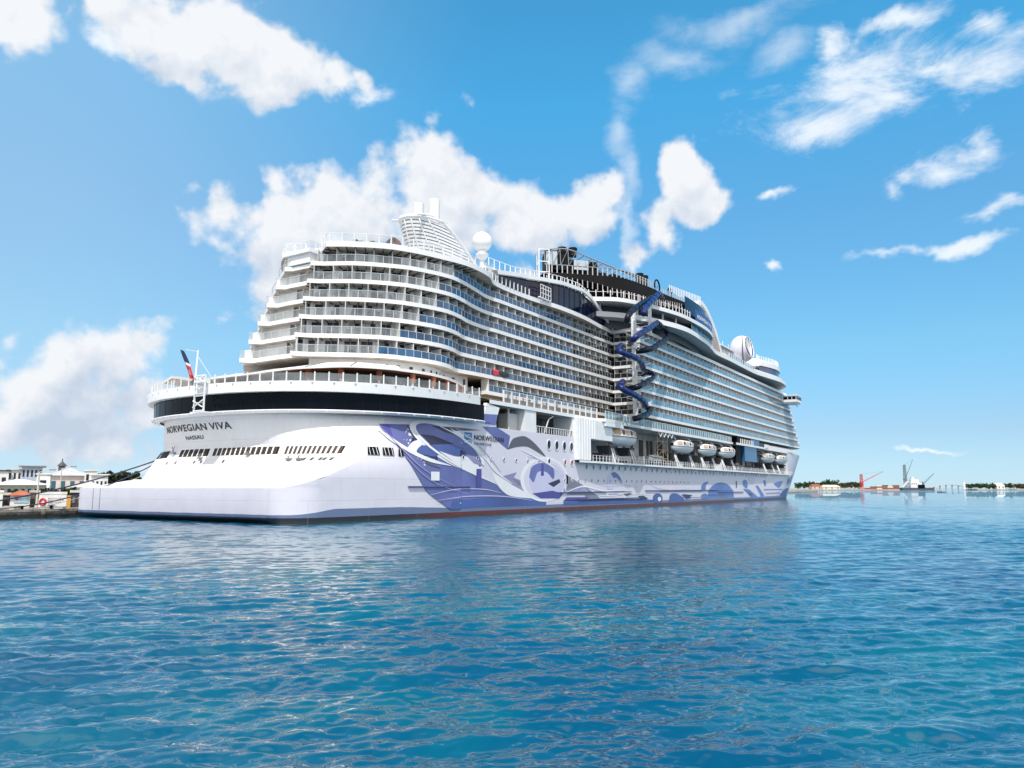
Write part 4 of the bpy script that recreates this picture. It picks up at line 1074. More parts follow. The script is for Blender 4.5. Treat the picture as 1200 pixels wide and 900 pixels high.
# name board on the forward glazing
nb = MB(); PN = offset([Vector(p) for p in C8 if 121 < p[0] < 143], .1)
nb.wall([tuple(p) for p in PN], 45.7, 48.6, 0); nbo = nb.build('name_board', mat('board_blue', (.015, .06, .30), .3), ship)
SN = arclen(PN)
def board_place(u, v):
    q = sample(PN, SN, 1.2 + u); return (q.x, q.y - .06, 46.5 + v)
lettering('board_lettering', 'NORWEGIAN VIVA', board_place, 1.05, 14.5, nbo, mat('letter_white', (.85, .86, .88), .4), .03)
gb = MB(); PG = offset([Vector(p) for p in C8 if 119 < p[0] < 150], 1.6); gb.wall([tuple(p) for p in PG], 45.6, 51.6, 0); gb.build('board_wall', M_NAVY, ship)
# ---- black go-kart track wall winding over the top, with white fins and truss
TK = [(83.7, 16.4, 51.1, 57.3), (87.5, 12.4, 50.8, 57.6), (91.7, 8.3, 50.0, 55.8), (94.5, 5.6, 49.1, 54.5), (99.0, 3.4, 48.9, 53.6), (108, 1.8, 49.2, 53.1), (116.9, 1.1, 50.4, 53.1), (128.2, -.4, 51.2, 53.3), (138, -1.0, 51.6, 53.2)]
TC = [tuple(p) for p in catmull([Vector((a, b, c)) for a, b, c, d in TK], 6)]; TD = [tuple(p) for p in catmull([Vector((a, b, d)) for a, b, c, d in TK], 6)]
tk = MB(); ST = arclen([(p[0], p[1]) for p in TC])
inn = [(p[0] + 3.0, p[1] + 4.5) for p in TC]
tk.grid([[(p[0], p[1], p[2]) for p in TC], [(p[0], p[1], 52.0) for p in TC]]); tk.grid([[(p[0], p[1], 52.0) for p in TC], [(i[0], i[1], 52.0) for i in inn]]); tk.grid([[(p[0], p[1], p[2]) for p in TC], [(i[0], i[1], p[2]) for p, i in zip(TC, inn)]])
tk.grid([[(i[0], i[1], 45.5) for i in inn], [(i[0], i[1], 52.0) for i in inn]])
track = tk.build('race_track', M_BLACK, ship)
XY = [(p[0], p[1]) for p in TC]
nf = 50; SL = arclen(TC)
for i in range(nf + 1):
    q = sample(XY, ST, ST[-1] * i / nf); zt = 52 + (1.9 if i < nf * .55 else 1.25); zb = sample(TC, SL, SL[-1] * i / nf).z
    fn = MB(); fn.box(q.x - .065, q.x + .065, q.y - .26, q.y - .05, 51.85, zt - .25); fn.build('track_fin', mat('fin_grey', (.50, .51, .53), .45), track)
    if i < nf * .80: fn = MB(); fn.box(q.x - .06, q.x + .06, q.y - .18, q.y - .02, zb - (1.5 if i < 40 else .7), zb + .1); fn.build('track_fin', mat('fin_grey', (.50, .51, .53), .45), track)
ts = MB(); low = [(p[0], p[1] + .3, 53.8) for p in TC[:31]]; hi = [(p[0], p[1] + .5, d[2]) for p, d in zip(TC[:31], TD[:31])]
ts.tube(low, .11, 6); ts.tube(hi, .15, 6); ts.tube([(p[0] + 3, p[1] + 4, p[2] + .2) for p in hi], .13, 6)
for i in range(0, 31, 2):
    ts.bar(low[i], hi[i], .13, .13); 
    if i + 2 < 31: ts.bar(low[i], hi[i + 2], .09, .09)
    ts.bar(hi[i], (hi[i][0] + 3, hi[i][1] + 4, hi[i][2] + .2), .12, .12)
    ts.bar((hi[i][0] + 3, hi[i][1] + 4, hi[i][2]), (hi[i][0] + 3, hi[i][1] + 4, 52), .12, .12)
ts.build('track_truss', mat('truss_grey', (.26, .27, .29), .45), track)
lt = MB()
for z in (52, 54.4, 57.2):
    lt.bar((82.6, 17.6, z), (85.5, 19.8, z), .16, .16); lt.bar((82.6, 17.6, z), (84.2, 15.9, z), .16, .16)
for x, y in ((82.6, 17.6), (85.5, 19.8), (84.2, 15.9)): lt.bar((x, y, 44), (x, y, 57.3), .2, .2)
lt.bar((82.6, 17.6, 48), (85.5, 19.8, 52), .12, .12); lt.bar((82.6, 17.6, 52), (85.5, 19.8, 48), .12, .12)
lt.build('track_tower', M_WHITE, track)
cb = MB(); cb.prism([(84.5, 17), (88, 13), (93, 16), (89, 20.5)], 53.0, 57.4); cb.prism([(88.0, 13), (93.5, 8.5), (97, 12), (93, 16)], 52.0, 55.4)
for x, y in ((89.5, 15.5), (91.2, 13.6)): cb.lathe([(1.0, 57), (1.05, 59.0), (.8, 59.05)], x, y, 10)
for x, y in ((108, 4.2), (110.5, 4.0)): cb.lathe([(.9, 52), (.95, 55.6), (.7, 55.6)], x, y, 10)
cb.prism([(98, 6.6), (116, 4.2), (118, 9), (100, 11)], 45.4, 53.6); cb.prism([(86.5, 18), (92, 11), (97, 8), (100, 12), (92, 21)], 43.4, 53.6)
cb.build('track_building', M_BLACK, track)
for (x0, y0), (x1, y1), z0, z1 in (((84.2, 16.8), (86.0, 14.9), 54.0, 57.0), ((88.5, 12.0), (91, 9.6), 53.0, 55.2)):
    pn = MB(); pn.quad((x0 - .15, y0 - .15, z0), (x1 - .15, y1 - .15, z0), (x1 - .15, y1 - .15, z1), (x0 - .15, y0 - .15, z1)); pn.build('track_window', mat('pale_pane', (.45, .52, .58), .15), track)
for cx, r_ in ((110.8, 1.6), (119.5, 1.5)):
    hp = MB(); hp.tube([(cx + r_ * math.cos(g), .9, 52.6 + r_ * math.sin(g)) for g in np.linspace(-.4, math.pi + .4, 16)], .2, 6); hp.build('track_hoop', M_BLACK, track, smooth=True)
# ---- white sail fascia at the track's forward end
sf = MB(); A_ = [(139, 53.3), (144, 56.2), (148.5, 55.6), (153, 53.4), (157, 50.6), (160, 47.6), (162, 44.6)]
CA = [tuple(p) for p in catmull([Vector(p) for p in A_], 5)]
for (x, z), (x2, z2) in zip(CA, CA[1:]):
    w = float(np.interp(x, [139, 148, 157, 162], [.9, 1.5, 2.0, 2.6]))
    sf.add([(x, 1.0, z), (x2, 1.0, z2), (x2, 1.0, z2 - w), (x, 1.0, z - w), (x, 3.5, z + .1), (x2, 3.5, z2 + .1), (x2, 3.5, z2 - w), (x, 3.5, z - w)], [(0, 1, 2, 3), (4, 7, 6, 5), (0, 4, 5, 1), (3, 2, 6, 7)])
sf.prism([(128, 3.2), (158, 3.2), (158, 30), (128, 30)], 42.9, 45.0); sf.build('sail_fascia', M_FASCIA, ship)
for x in np.arange(118, 143, 1.25): ff = MB(); ff.box(x - .07, x + .07, .3, .5, 53.0, float(np.interp(x, [118, 143], [54.6, 56.9]))); ff.build('sail_fin', M_WHITE, ship)
# ---- decks and fittings forward
fd = MB()
fd.prism([(160, 2.8), (214, 2.5), (244, 8), (250, CY), (244, 36), (214, 42), (160, 42)], 42.85, 44.4); fd.build('forward_house', M_WHITE, ship)
fw_ = MB(); PF = [tuple(p) for p in offset([Vector(p) for p in C7 if p[0] > 160], 1.0)]
fw_.wall(PF, 42.85, 43.9)
fwo = fw_.build('forward_parapet', M_FASCIA, ship)
for x0, x1 in ((162, 176),):
    g = MB(); g.box(x0, x1, 1.6, 2.2, 43.0, 46.2); go = g.build('forward_lounge', M_NAVY, ship)
    g = MB()
    for x in np.arange(x0, x1 + .1, 1.4): g.box(x - .1, x + .1, 1.3, 1.5, 43, 46.4)
    g.box(x0 - .4, x1 + .4, 1.1, 2.4, 46.4, 46.9); g.build('lounge_frame', M_WHITE, go)
mc = MB()
for x, y, w, h in ((158, 6, 3, 8), (163, 6, 2.5, 6), (167, 5, 3, 4.2), (173, 5, 3, 5), (181, 6, 4, 4), (188, 6, 4, 3.5)): mc.box(x, x + w, y, y + 4, 43.5, 43.5 + h)
for x in (160, 166, 171, 177, 183): mc.tube([(x, 5, 44), (x, 5, 50.5)], .09, 5)
mc.build('deckhouse', M_WHITE, ship)
rf = MB(); railing(rf, [tuple(p) for p in offset([Vector(p) for p in C7 if 164 < p[0] < 196], .3)], 42.85, 1.5, 2.0, .18); rf.build('forward_railing', [G_PALE, M_WHITE], ship)
# observation lounge at the very front
ol = MB(); oc = [(208, 1.2), (216, -.6), (224, -1.2), (232, .2), (239, 3.6), (244, 9.5), (246, CY)]; OC = [tuple(p) for p in catmull([Vector(p) for p in oc], 6)]
full = OC + [(x, 2 * CY - y) for x, y in reversed(OC[:-1])]
ol.prism([tuple(p) for p in full], 46.6, 48.2); ol.prism([(CY if False else (x - 226) * .93 + 226, (y - CY) * .9 + CY) for x, y in full], 48.25, 49.6); olo = ol.build('observation_lounge', M_FASCIA, ship)
og = MB(); og.wall([(x, y + .5) for x, y in OC], 42.85, 46.6, 0); og.build('lounge_glazing', mat('lounge_glass', (.012, .05, .20), .1, spec=.7), olo)
for i in range(0, 30):
    x = 205 + i * 1.25; y = float(np.interp(x, [p[0] for p in OC], [p[1] for p in OC])) + .4; of_ = MB(); of_.box(x - .1, x + .1, y, y + .2, 48.2, 50.2); of_.build('lounge_fin', M_WHITE, olo)
# ---- ribbed shell dome
cy_ = 3.0; cx, cz = on_side(870, 409, cy_); rr_ = 4.5
ax = Vector((-.12, -.93, .14)).normalized(); b1 = ax.cross(UZ).normalized(); b2 = b1.cross(ax)
def shell_rows(k_):
    return [[tuple(Vector((cx, cy_, cz)) + ax * (-rr_ * k_ * math.sin(g) * .85) + (b1 * math.cos(a) + b2 * math.sin(a)) * (rr_ * k_ * math.cos(g))) for a in np.linspace(0, 2 * math.pi, 40)[:-1]] for g in [R(-38) + R(128) * i / 15 for i in range(16)]]
sh = MB(); sh.grid(shell_rows(1.0), 0, close=True); shell = sh.build('shell_dome', [mat('shell_white', (.66, .64, .72), .5)], ship, smooth=True)
sh = MB(); sh.grid(shell_rows(.965), 0, close=True); sh.build('shell_lining', [M_LAV], shell, smooth=True)
oc_ = Vector((cx, cy_, cz)) + ax * (rr_ * math.sin(R(38)) * .85); ro2 = rr_ * math.cos(R(38)); dn = -1 if b2.z > 0 else 1
hub = oc_ + b2 * (ro2 * .9 * dn) + ax * .1
for a in np.linspace(R(20), R(160), 7):
    rbz = MB(); rbz.bar(hub, oc_ + (b1 * math.cos(a) + b2 * (-dn * math.sin(a))) * ro2, .16, .24); rbz.build('shell_rib', M_WHITE, shell)
rbz = MB(); rbz.tube([tuple(oc_ + (b1 * math.cos(a) + b2 * math.sin(a)) * ro2) for a in np.linspace(0, 2 * math.pi, 40)[:-1]], .14, 6, closed=True); rbz.build('shell_rim', M_WHITE, shell)
ms = MB(); xm_, zm_ = on_side(869.5, 394, 0); ms.tube([(xm_, 0, 43), (xm_, 0, zm_)], [.28, .12], 8); ms.build('shell_mast', M_DGREY, shell)
# ---- bridge wing
bwg = MB(); bwg.box(234, 242, -5.0, 4, 36.0, 38.3); bwg.box(233.7, 242.3, -5.2, 4, 38.32, 38.7); bwg.box(234.5, 241.5, -4.6, 4, 35.5, 35.95)
wing = bwg.build('bridge_wing', M_WHITE, ship)
bgl = MB(); bgl.box(233.95, 242.05, -5.04, -.2, 37.0, 38.0); bgl.build('bridge_window', M_DGLASS, wing)
blt = MB()
for y in (-4.8, -3.3, -1.8): blt.box(233.88, 234.0, y - .1, y + .1, 36.9, 38.1)
blt.lathe([(.3, 34.4), (.4, 34.8), (.1, 35.5)], 238, -4.2, 10); blt.build('bridge_fittings', M_WHITE, wing)

# ---- twin tube slides and their tower
def slide(name, pts, m, n=10):
    P = [tuple(p) for p in catmull([Vector(p) for p in pts], n)]; mb = MB(); mb.tube(P, .60, 12); o = mb.build(name, m, ship, smooth=True)
    S = arclen(P)
    for s_ in np.arange(2, S[-1] - 1, 3.2):
        a, b = sample(P, S, s_ - .07), sample(P, S, s_ + .07); jb = MB(); jb.tube([a, b], .66, 12); jb.build('slide_flange', m, o, smooth=False)
    return o
def sl(px, py, Y): x, z = on_side(px, py, Y); return (x, Y, z)
slide('tube_slide', [sl(776, 350, -1), sl(772, 344, -2.4), sl(767, 350, -3.6), sl(757, 360, -5.0), sl(754, 368, -5.4)], M_BLUESL)
slide('tube_slide', [sl(773, 345, -.6), sl(760, 351, -2.5), sl(747, 359, -4.2), sl(737, 369, -5.0), sl(734, 379, -4.6)], M_BLKSL)
slide('tube_slide', [sl(769, 379, -3.2), sl(762, 384, -4.4), sl(752, 390, -5.2), sl(743, 397, -4.6), sl(738, 403, -2.0)], M_BLUESL)
slide('tube_slide', [sl(770, 378, -2.2), sl(779, 386, -1.6), sl(783, 394, -2.4), sl(776, 401, -3.8), sl(762, 409, -4.8), sl(745, 412, -2.5)], M_BLKSL)
slide('tube_slide', [sl(728, 405, -1.5), sl(725, 410, -4.0), sl(731, 414, -5.2), sl(742, 418, -5.4), sl(751, 424, -4.4), sl(754, 432, -2.6)], M_BLUESL)
slide('tube_slide', [sl(752, 438, -1.0), sl(760, 436, -1.8), sl(765, 441, -3.0), sl(759, 447, -4.4), sl(748, 453, -5.0), sl(736, 456, -2.5)], M_BLKSL)
slide('tube_slide', [sl(730, 447, -1.5), sl(726, 452, -4.0), sl(733, 458, -5.2), sl(744, 463, -5.2), sl(754, 470, -4.2), sl(757, 476, -2.4)], M_BLUESL)
slide('tube_slide', [sl(757, 477, -1.2), sl(762, 480, -2.0), sl(759, 485, -3.6), sl(750, 489, -4.4), sl(742, 491, -3.4)], M_BLKSL)
tw_ = MB(); xt, _ = on_side(744, 440, -2.2)
tw_.box(xt - .45, xt + .45, -2.6, -1.8, 17.6, 42.0); xt2, zt2 = on_side(761.5, 372, -2.6); tw_.box(xt2 - .3, xt2 + .3, -2.9, -2.3, 38, 46)
for k in range(0, 7):
    z = zk(k) - 1.0; tw_.bar((xt, -2.2, z), (xt + 7, -1.6, z + .5), .22, .22); tw_.bar((xt, -2.2, z - .8), (xt + 4, -4.2, z + .4), .16, .16); tw_.bar((xt, -2.2, z + .4), (xt - 3.0, -3.6, z + .2), .16, .16)
    tw_.bar((xt, -2.2, z), (xt + 3.5, .3, z), .2, .2)
    pts = [(xt + 3.4 * math.cos(g), -2.2 + 1.5 * math.sin(g), z + .9) for g in np.linspace(0, 2 * math.pi, 18)[:-1]]; tw_.tube(pts, .06, 5, closed=True)
tw_.build('slide_tower', M_WHITE, ship)

# ================================================================ PROMENADE AND BOAT DECK
pr_ = MB(); rim = ell_fwd(3.2, 29.5, 23.3, 36.0)
PROM = [tuple(p) for p in catmull([Vector(p) for p in [(36.8, -.2), (43, -.15), (55, -.1), (66, -.1), (74, -.1)]], 5)] + [(75.5, -1.5), (84, -1.5), (85.2, -.5), (98, -.4), (123, -.4), (148, -.4), (158, -.2), (166.5, 0)]
IN = [(p[0], 9.0) for p in PROM]
pr_.slab(PROM, IN, 16.95, 17.55, 0, 1, 2)
pr_.box(75.6, 83.9, -1.48, 2, 16.1, 16.94)
pr_.slab([(166.6, -.9), (170, -1.0), (200, -1.0), (206, -.4), (236, -.2), (252, .8)], [(166.6, 8), (170, 8), (200, 8), (206, 8), (236, 8), (252, 8)], 16.9, 17.5, 0, 1, 2)
prom = pr_.build('promenade_slab', [M_FASCIA, M_TEAK, M_SOFFG], ship)
tdk = MB(); rp = both(rim); tdk.prism([tuple(p) for p in rp] + [(36.5, 44), (37, .2)][:0], 16.9, 17.05); tdk.box(36.0, 60, 2, 42, 16.88, 17.02); tdk.build('stern_terrace', M_TEAK, ship)
# stern terrace railing: glass between white posts
sr = MB(); P = resample(both(ell_fwd(2.9, 29.5, 23.6, 41.0)), 1.3)
railing(sr, [tuple(p)[:2] for p in P], 17.5, 1.15, 1.75, .13, top=False); sr.build('terrace_rail', [G_CLEAR, M_WHITE], ship)
# promenade railings
p1_ = MB(); railing(p1_, [(41, -.05), (47, 0), (55, 0), (74.5, 0)], 17.55, 1.9, 2.3, .2, 0, 1); p1_.build('promenade_railing', [G_CLEAR, M_WHITE], ship)
p2_ = MB(); railing(p2_, [(75.6, -1.3), (84, -1.35), (85.4, -.3), (98, -.25), (123, -.25), (148, -.25), (165, .05)], 17.55, 1.5, 1.6, .1, 0, 1); p2_.build('promenade_railing', [G_PALE, M_WHITE], ship)
p3_ = MB(); p3_.box(206, 250, -.1, .1, 17.5, 18.6); p3_.box(200.5, 206, -.9, -.7, 17.5, 18.6); p3_.build('promenade_bulwark', M_FASCIA, ship)
# walls behind the promenade, aft and forward
pw = MB(); pw.wall([(46, CY), (46.1, 9.2), (97.4, 9.2), (99.3, 2.4), (250, 2.4)], 17.55, 19.85); pw.build('promenade_wall', M_WALL, ship)
for x in np.arange(48, 97, 3.4): pdw = MB(); pdw.box(x, x + 1.9, 9.08, 9.14, 17.7, 19.5); pdw.build('promenade_window', M_DGLASS, ship)
for x in np.arange(101, 165, 3.2): pdw = MB(); pdw.box(x, x + 2.2, 2.28, 2.34, 17.7, 19.6); pdw.build('promenade_window', M_DGLASS, ship)
pdw = MB(); pdw.box(166, 248, 2.1, 2.3, 17.6, 19.7); pdw.build('promenade_window', M_DGLASS, ship)
# terrace interior on the stern: dark restaurant front under a sloped canopy on copper columns
CAN = [(11.3, CY), (11.2, 14), (12.4, 9.6), (14.2, 6.2), (18.3, 3.6), (23.3, 2.2), (28, 2.3), (32.8, 3.5), (37, 5.2), (41, 7.2)]
CC = [tuple(p) for p in catmull([Vector(p) for p in CAN], 6)]
cn = MB(); CI2 = [(p[0] + (27 - p[0]) * .45, p[1] + (CY - p[1]) * .35) for p in CC]
for half in (0, 1):
    A = CC if half == 0 else [(x, 2 * CY - y) for x, y in reversed(CC)]; B_ = CI2 if half == 0 else [(x, 2 * CY - y) for x, y in reversed(CI2)]
    cn.slab(A, B_, 19.95, 20.35, 0, 0, 1)
canopy = cn.build('stern_canopy', [M_FASCIA, mat('copper_soffit', (.34, .14, .07), .5)], ship)
aw = MB()
# white raked awning panels rising from the canopy to the first balcony deck
for half in (0, 1):
    A = CC if half == 0 else [(x, 2 * CY - y) for x, y in reversed(CC)]
    lo_ = [(p[0] - 2.2, p[1] + (p[1] - CY) * .09, 19.75) for p in A if p[0] < 20]; up_ = [(max(p[0] + 3.0, 15.2), p[1] + (CY - p[1]) * .16, 21.35) for p in A if p[0] < 20]
    aw.grid([lo_, up_]); aw.grid([[(p[0], p[1], 19.58) for p in lo_], lo_])
aw.build('raked_awning', M_WHITE, canopy)
A = [p for p in CC if p[0] < 20]
for i in range(0, len(A), 9):
    p = A[i]; bm_ = MB(); bm_.bar((p[0] - 2.2, p[1] + (p[1] - CY) * .09, 19.83), (max(p[0] + 3.0, 15.2), p[1] + (CY - p[1]) * .16, 21.43), .10, .10); bm_.build('awning_rib', M_GREYM, canopy)
k9 = MB(); WK = [tuple(p) for p in offset([Vector(p) for p in deck_path(0)[3:60] if True], 2.0) if p[0] < 60]
k9.wall(WK, 20.2, 22.6); k9.build('terrace_house', M_WALL, ship)
for i in range(6, len(WK) - 2, 4):
    a, b = Vector(WK[i]), Vector(WK[i + 1]); n = Vector(((b - a).y, -(b - a).x)).normalized() * .05
    k9w = MB(); k9w.quad((a.x + n.x, a.y + n.y, 20.6), (b.x + n.x, b.y + n.y, 20.6), (b.x + n.x, b.y + n.y, 22.1), (a.x + n.x, a.y + n.y, 22.1)); k9w.build('terrace_house_window', M_DOOR, ship)
rest_ = MB(); RW = [(p[0] + (27 - p[0]) * .13, p[1] + (CY - p[1]) * .09) for p in CC]
rest_.wall(RW, 17.05, 19.95); rest_.wall([(x, 2 * CY - y) for x, y in RW], 17.05, 19.95); rest_.build('restaurant_front', M_INT, ship)
for i, t_ in enumerate((8, 15, 22, 28, 33, 38, 43, 48)):
    p = CC[t_]; e = MB(); ctr = (p[0] + .7, p[1] + .5); e.lathe([(.42, 18.6), (.42, 19.95)], ctr[0], ctr[1], 12, 0); e.lathe([(.2, 17.05), (.2, 18.6)], ctr[0], ctr[1], 10, 1); e.build('canopy_column', [M_COPPER, M_WHITE], canopy)
rt = random.Random(5)
def proto_of(mb, name, mats_, label, cat, grp):
    o = mb.build(name, mats_, None, off=(0, 0, 0)); tag(o, label, cat, grp); o['used'] = 0; return o
def place(o, x, y, z, rz):
    c = o if not o['used'] else o.copy()
    if c is not o: COL.objects.link(c)
    o['used'] = 1; c.location = (x, y, z); c.rotation_euler.z = rz; return c
mb = MB(); mb.box(-.4, .4, -.4, .4, .70, .75, 0); mb.box(-.05, .05, -.05, .05, .03, .70, 1); mb.box(-.25, .25, -.25, .25, 0, .03, 1)
T_TAB = proto_of(mb, 'terrace_table', [M_WHITE, M_DGREY], 'small white topped table under the stern canopy behind the terrace rail', 'table', 'tables on the stern terrace')
mb = MB(); mb.box(-.22, .22, -.22, .22, .42, .47, 0); mb.box(-.24, -.19, -.22, .22, .47, .92, 0); [mb.box(x_ - .02, x_ + .02, y_ - .02, y_ + .02, 0, .42, 0) for x_ in (-.19, .19) for y_ in (-.19, .19)]
T_CH = proto_of(mb, 'terrace_chair', [mat('chair_pale', (.62, .62, .62), .6)], 'pale dining chair at a table under the stern canopy', 'chair', 'chairs on the stern terrace')
for t_ in range(6, 50, 3):
    p = CC[t_]; q = CC[t_ + 1]; d = Vector((q[0] - p[0], q[1] - p[1])).normalized(); n = Vector((-d.y, d.x)); x, y = p[0] - n.x * .6, p[1] - n.y * .6; a = math.atan2(d.y, d.x)
    place(T_TAB, x, y, 17.06, a)
    for sg in (-1, 1): place(T_CH, x + d.x * .75 * sg, y + d.y * .75 * sg, 17.06, a + (math.pi if sg > 0 else 0))
# port corner of the stern terrace: small white shelter; white ladder frame on the stern
ws = MB(); ws.prism([(5.6, 33.5), (12, 33.5), (12, 40.5), (8.2, 39.5)], 19.6, 20.0)
for x, y in ((6.0, 34), (8.6, 39), (11.6, 40), (11.6, 34)): ws.box(x - .08, x + .08, y - .08, y + .08, 17, 19.6)
ws.build('terrace_shelter', M_WHITE, ship)
ld = MB(); dy = -9.4
for y in (29.9, 31.9): ld.box(1.75, 1.95, y + dy - .07, y + dy + .07, 13.9, 18.6)
for z in (14.0, 15.0, 15.9, 16.2, 17.0, 17.8, 18.6): ld.box(1.73, 1.97, 29.9 + dy, 31.9 + dy, z - .045, z + .045)
for z in (14.4, 17.6): ld.bar((1.65, 29.9 + dy, z), (1.65, 31.9 + dy, z + .9), .12, .12); ld.bar((1.65, 31.9 + dy, z), (1.65, 29.9 + dy, z + .9), .12, .12)
ld.box(1.5, 4.3, 29.6 + dy, 32.2 + dy, 13.7, 13.85); ld.box(1.6, 3.0, 30.4 + dy, 31.4 + dy, 17.6, 18.3); ld.build('stern_ladder_frame', M_WHITE, ship)
fsb = MB(); fsb.tube([(3.2, 24.6, 17.2), (3.9, 25.3, 22.6)], [.16, .09], 8); fsb.tube([(3.9, 25.3, 22.4), (3.1, 27.0, 22.8)], .03, 5); fsb.tube([(3.8, 25.2, 21.8), (4.9, 22.0, 17.4)], .025, 5); fsb.build('flagstaff', M_WHITE, ship)
# ---- recess bays under the promenade
rc = MB(); rc.box(38.6, 65, 6.8, 6.9, 13.0, 16.94); rc.box(38.6, 65, .1, 6.8, 12.95, 13.05); rc.build('recess_wall', M_GREYM, ship)
pl = MB(); pl.box(47.6, 51.2, .02, 4, 13.35, 16.94); pl.build('recess_pillar', M_WHITE, ship); pl = MB(); pl.box(64.3, 65.2, .03, 4, 13.35, 16.94); pl.build('recess_pillar', M_WHITE, ship); pl = MB()
def sq_(*pp): pl.add([(on_side(*p)[0], yy, on_side(*p)[1]) for yy in (-.06, .5) for p in pp], [(0, 1, 2, 3), (4, 7, 6, 5), (0, 4, 5, 1), (1, 5, 6, 2), (2, 6, 7, 3), (3, 7, 4, 0)], sq_.m)
sq_.m = 0; sq_((570, 472), (585, 478), (583, 486), (567.5, 485)); sq_.m = 1; sq_((567.4, 485.1), (582.9, 486.1), (580.5, 498), (564.5, 496)); pl.build('recess_pillar', [M_WHITE, M_ART[0]], ship)
GW = mat('gear_white', (.62, .62, .6), .5); eq = MB(); eq.lathe([(1.0, 13.4), (1.0, 15.4), (.6, 15.8)], 42.0, 3.2, 14); eq.build('deck_tank', GW, ship); eq = MB(); eq.lathe([(.2, 13.4), (.2, 16.9)], 44.0, 1.0, 8); eq.build('deck_stanchion', GW, ship); eq = MB(); eq.box(45.0, 47.4, 1.4, 3.6, 13.4, 16.2); eq.build('deck_locker', GW, ship)
rl = MB()
for x in np.arange(51.6, 64.4, .85): rl.box(x - .05, x + .05, .10, .18, 13.4, 14.5)
rl.box(51.3, 64.3, .08, .2, 14.45, 14.55); rl.bar((54.5, .3, 13.5), (56.0, .3, 16.0), .14, .14); rl.bar((56.0, .3, 16.0), (57.6, .3, 16.6), .14, .14); rl.build('recess_railing', M_WHITE, ship)
# ---- ribbed bulkhead and boat deck
fb = MB(); fb.box(64.9, 79.6, -.9, 1.4, 13.3, 16.94); fb.prism([(64.9, -.9), (69.8, -.9), (69.8, 5), (64.9, 5)], 9.2, 13.3)
for x in np.arange(65.3, 72, 1.05): fb.box(x, x + .22, -1.02, -.9, 9.3 if x < 69.6 else 13.4, 16.8)
fb.build('ribbed_bulkhead', M_WHITE, ship)
bd_ = MB(); bd_.slab([(65, -1.0), (72, -1.3), (100, -1.3), (180, -1.2), (225, -.8), (242, -.1)], [(65, 6.5), (72, 6.5), (100, 6.5), (180, 6.5), (225, 6.5), (242, 6.5)], 8.75, 9.12, 0, 1, 2); boatdeck = bd_.build('boat_deck', [M_FASCIA, M_GREYM, M_SOFFG], ship)
for x in (82, 88, 94, 106, 113, 121, 130, 139, 148, 158, 168, 180, 192, 204): bs = MB(); bs.bar((x, -1.0, 8.7), (x - 1.3, -.02, 7.2), .12, .12); bs.build('deck_bracket', M_WHITE, boatdeck)
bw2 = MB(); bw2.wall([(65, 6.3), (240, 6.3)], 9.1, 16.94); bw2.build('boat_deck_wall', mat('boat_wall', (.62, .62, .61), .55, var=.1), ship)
ro_ = random.Random(9)
for x in (96.5, 100.5, 105): bo = MB(); bo.box(x, x + 1.2, 6.12, 6.25, 11.4, 15.0); bo.build('deck_door', M_DGREY, ship)
x = 110
while x < 236:
    w = ro_.choice((1.2, 2.4, 3.6)); bo = MB(); bo.box(x, x + w, 6.14, 6.25, 10.0 + ro_.choice((0, 1.5)), 15.2 + ro_.random()); bo.build('deck_door', M_DGREY, ship); x += w + ro_.uniform(1.6, 5)
br2 = MB()
for x in np.arange(70.5, 240, 1.45): br2.box(x - .05, x + .05, -1.1, -1.0, 9.12, 10.25)
for z in (9.7, 10.25): br2.bar((70, -1.05, z), (180, -1.05, z), .05, .05); br2.bar((180, -1.05, z), (240, -.2, z), .05, .05)
br2.build('boat_deck_railing', M_WHITE, boatdeck)
for i in range(44):
    cl_ = MB(); x = ro_.uniform(72, 236); h = ro_.uniform(.5, 2.2); w = ro_.uniform(.2, 1.4); y = ro_.uniform(.2, 2)
    cl_.box(x, x + w, y, y + 2.4, 9.13, 9.1 + h); cl_.box(x - .05, x + w + .05, y - .05, y + 2.45, 9.105 + h, 9.2 + h); cl_.build('deck_machinery', (M_GREYM, M_WHITE, M_DGREY)[ro_.randrange(3)], ship)
# scaffold stair tower between boats and blue glazed box
sc = MB()
for x in (108.5, 112, 115):
    sc.bar((x, 1.0, 9.1), (x, 1.0, 16.9), .14, .14); sc.bar((x, 4.5, 9.1), (x, 4.5, 16.9), .14, .14)
for z in (11, 13, 15, 16.6):
    sc.bar((108.5, 1.0, z), (115, 1.0, z), .1, .1); sc.bar((108.5, 1.0, z - 1.6), (112, 1.0, z), .08, .08); sc.bar((112, 1.0, z), (115, 1.0, z - 1.6), .08, .08)
sc.build('scaffold_tower', mat('scaffold', (.50, .38, .26), .6), ship)
zig = MB()
for i in range(4): zig.bar((106 + i * 2.4, -.3, 16.9), (107.2 + i * 2.4, -.3, 15.8), .12, .12); zig.bar((107.2 + i * 2.4, -.3, 15.8), (108.4 + i * 2.4, -.3, 16.9), .12, .12)
zig.build('bracing_lattice', M_WHITE, ship)
bb = MB(); bb.box(176.5, 190.5, -.6, 4.5, 12.3, 16.88); bbo = bb.build('glazed_lounge', mat('lounge_blue', (.02, .12, .30), .12, var=.3, scale=.2), ship)
bk2 = MB(); bk2.box(170, 176.4, .2, 4.5, 11.8, 16.88); bk2.box(173, 195, .6, 4.5, 17.52, 20.0); bk2.build('lounge_back', M_BLACK, bbo)
bk3 = MB(); bk3.box(187, 197.5, .2, 2.3, 17.5, 19.6); bk3.build('lounge_upper', mat('lounge_blue', (0, 0, 0)), bbo)
for x in np.arange(173, 188, 2.0): bk4 = MB(); bk4.box(x - .14, x + .14, -.6, -.4, 17.5, 19.0); bk4.build('lounge_post', M_WHITE, bbo)
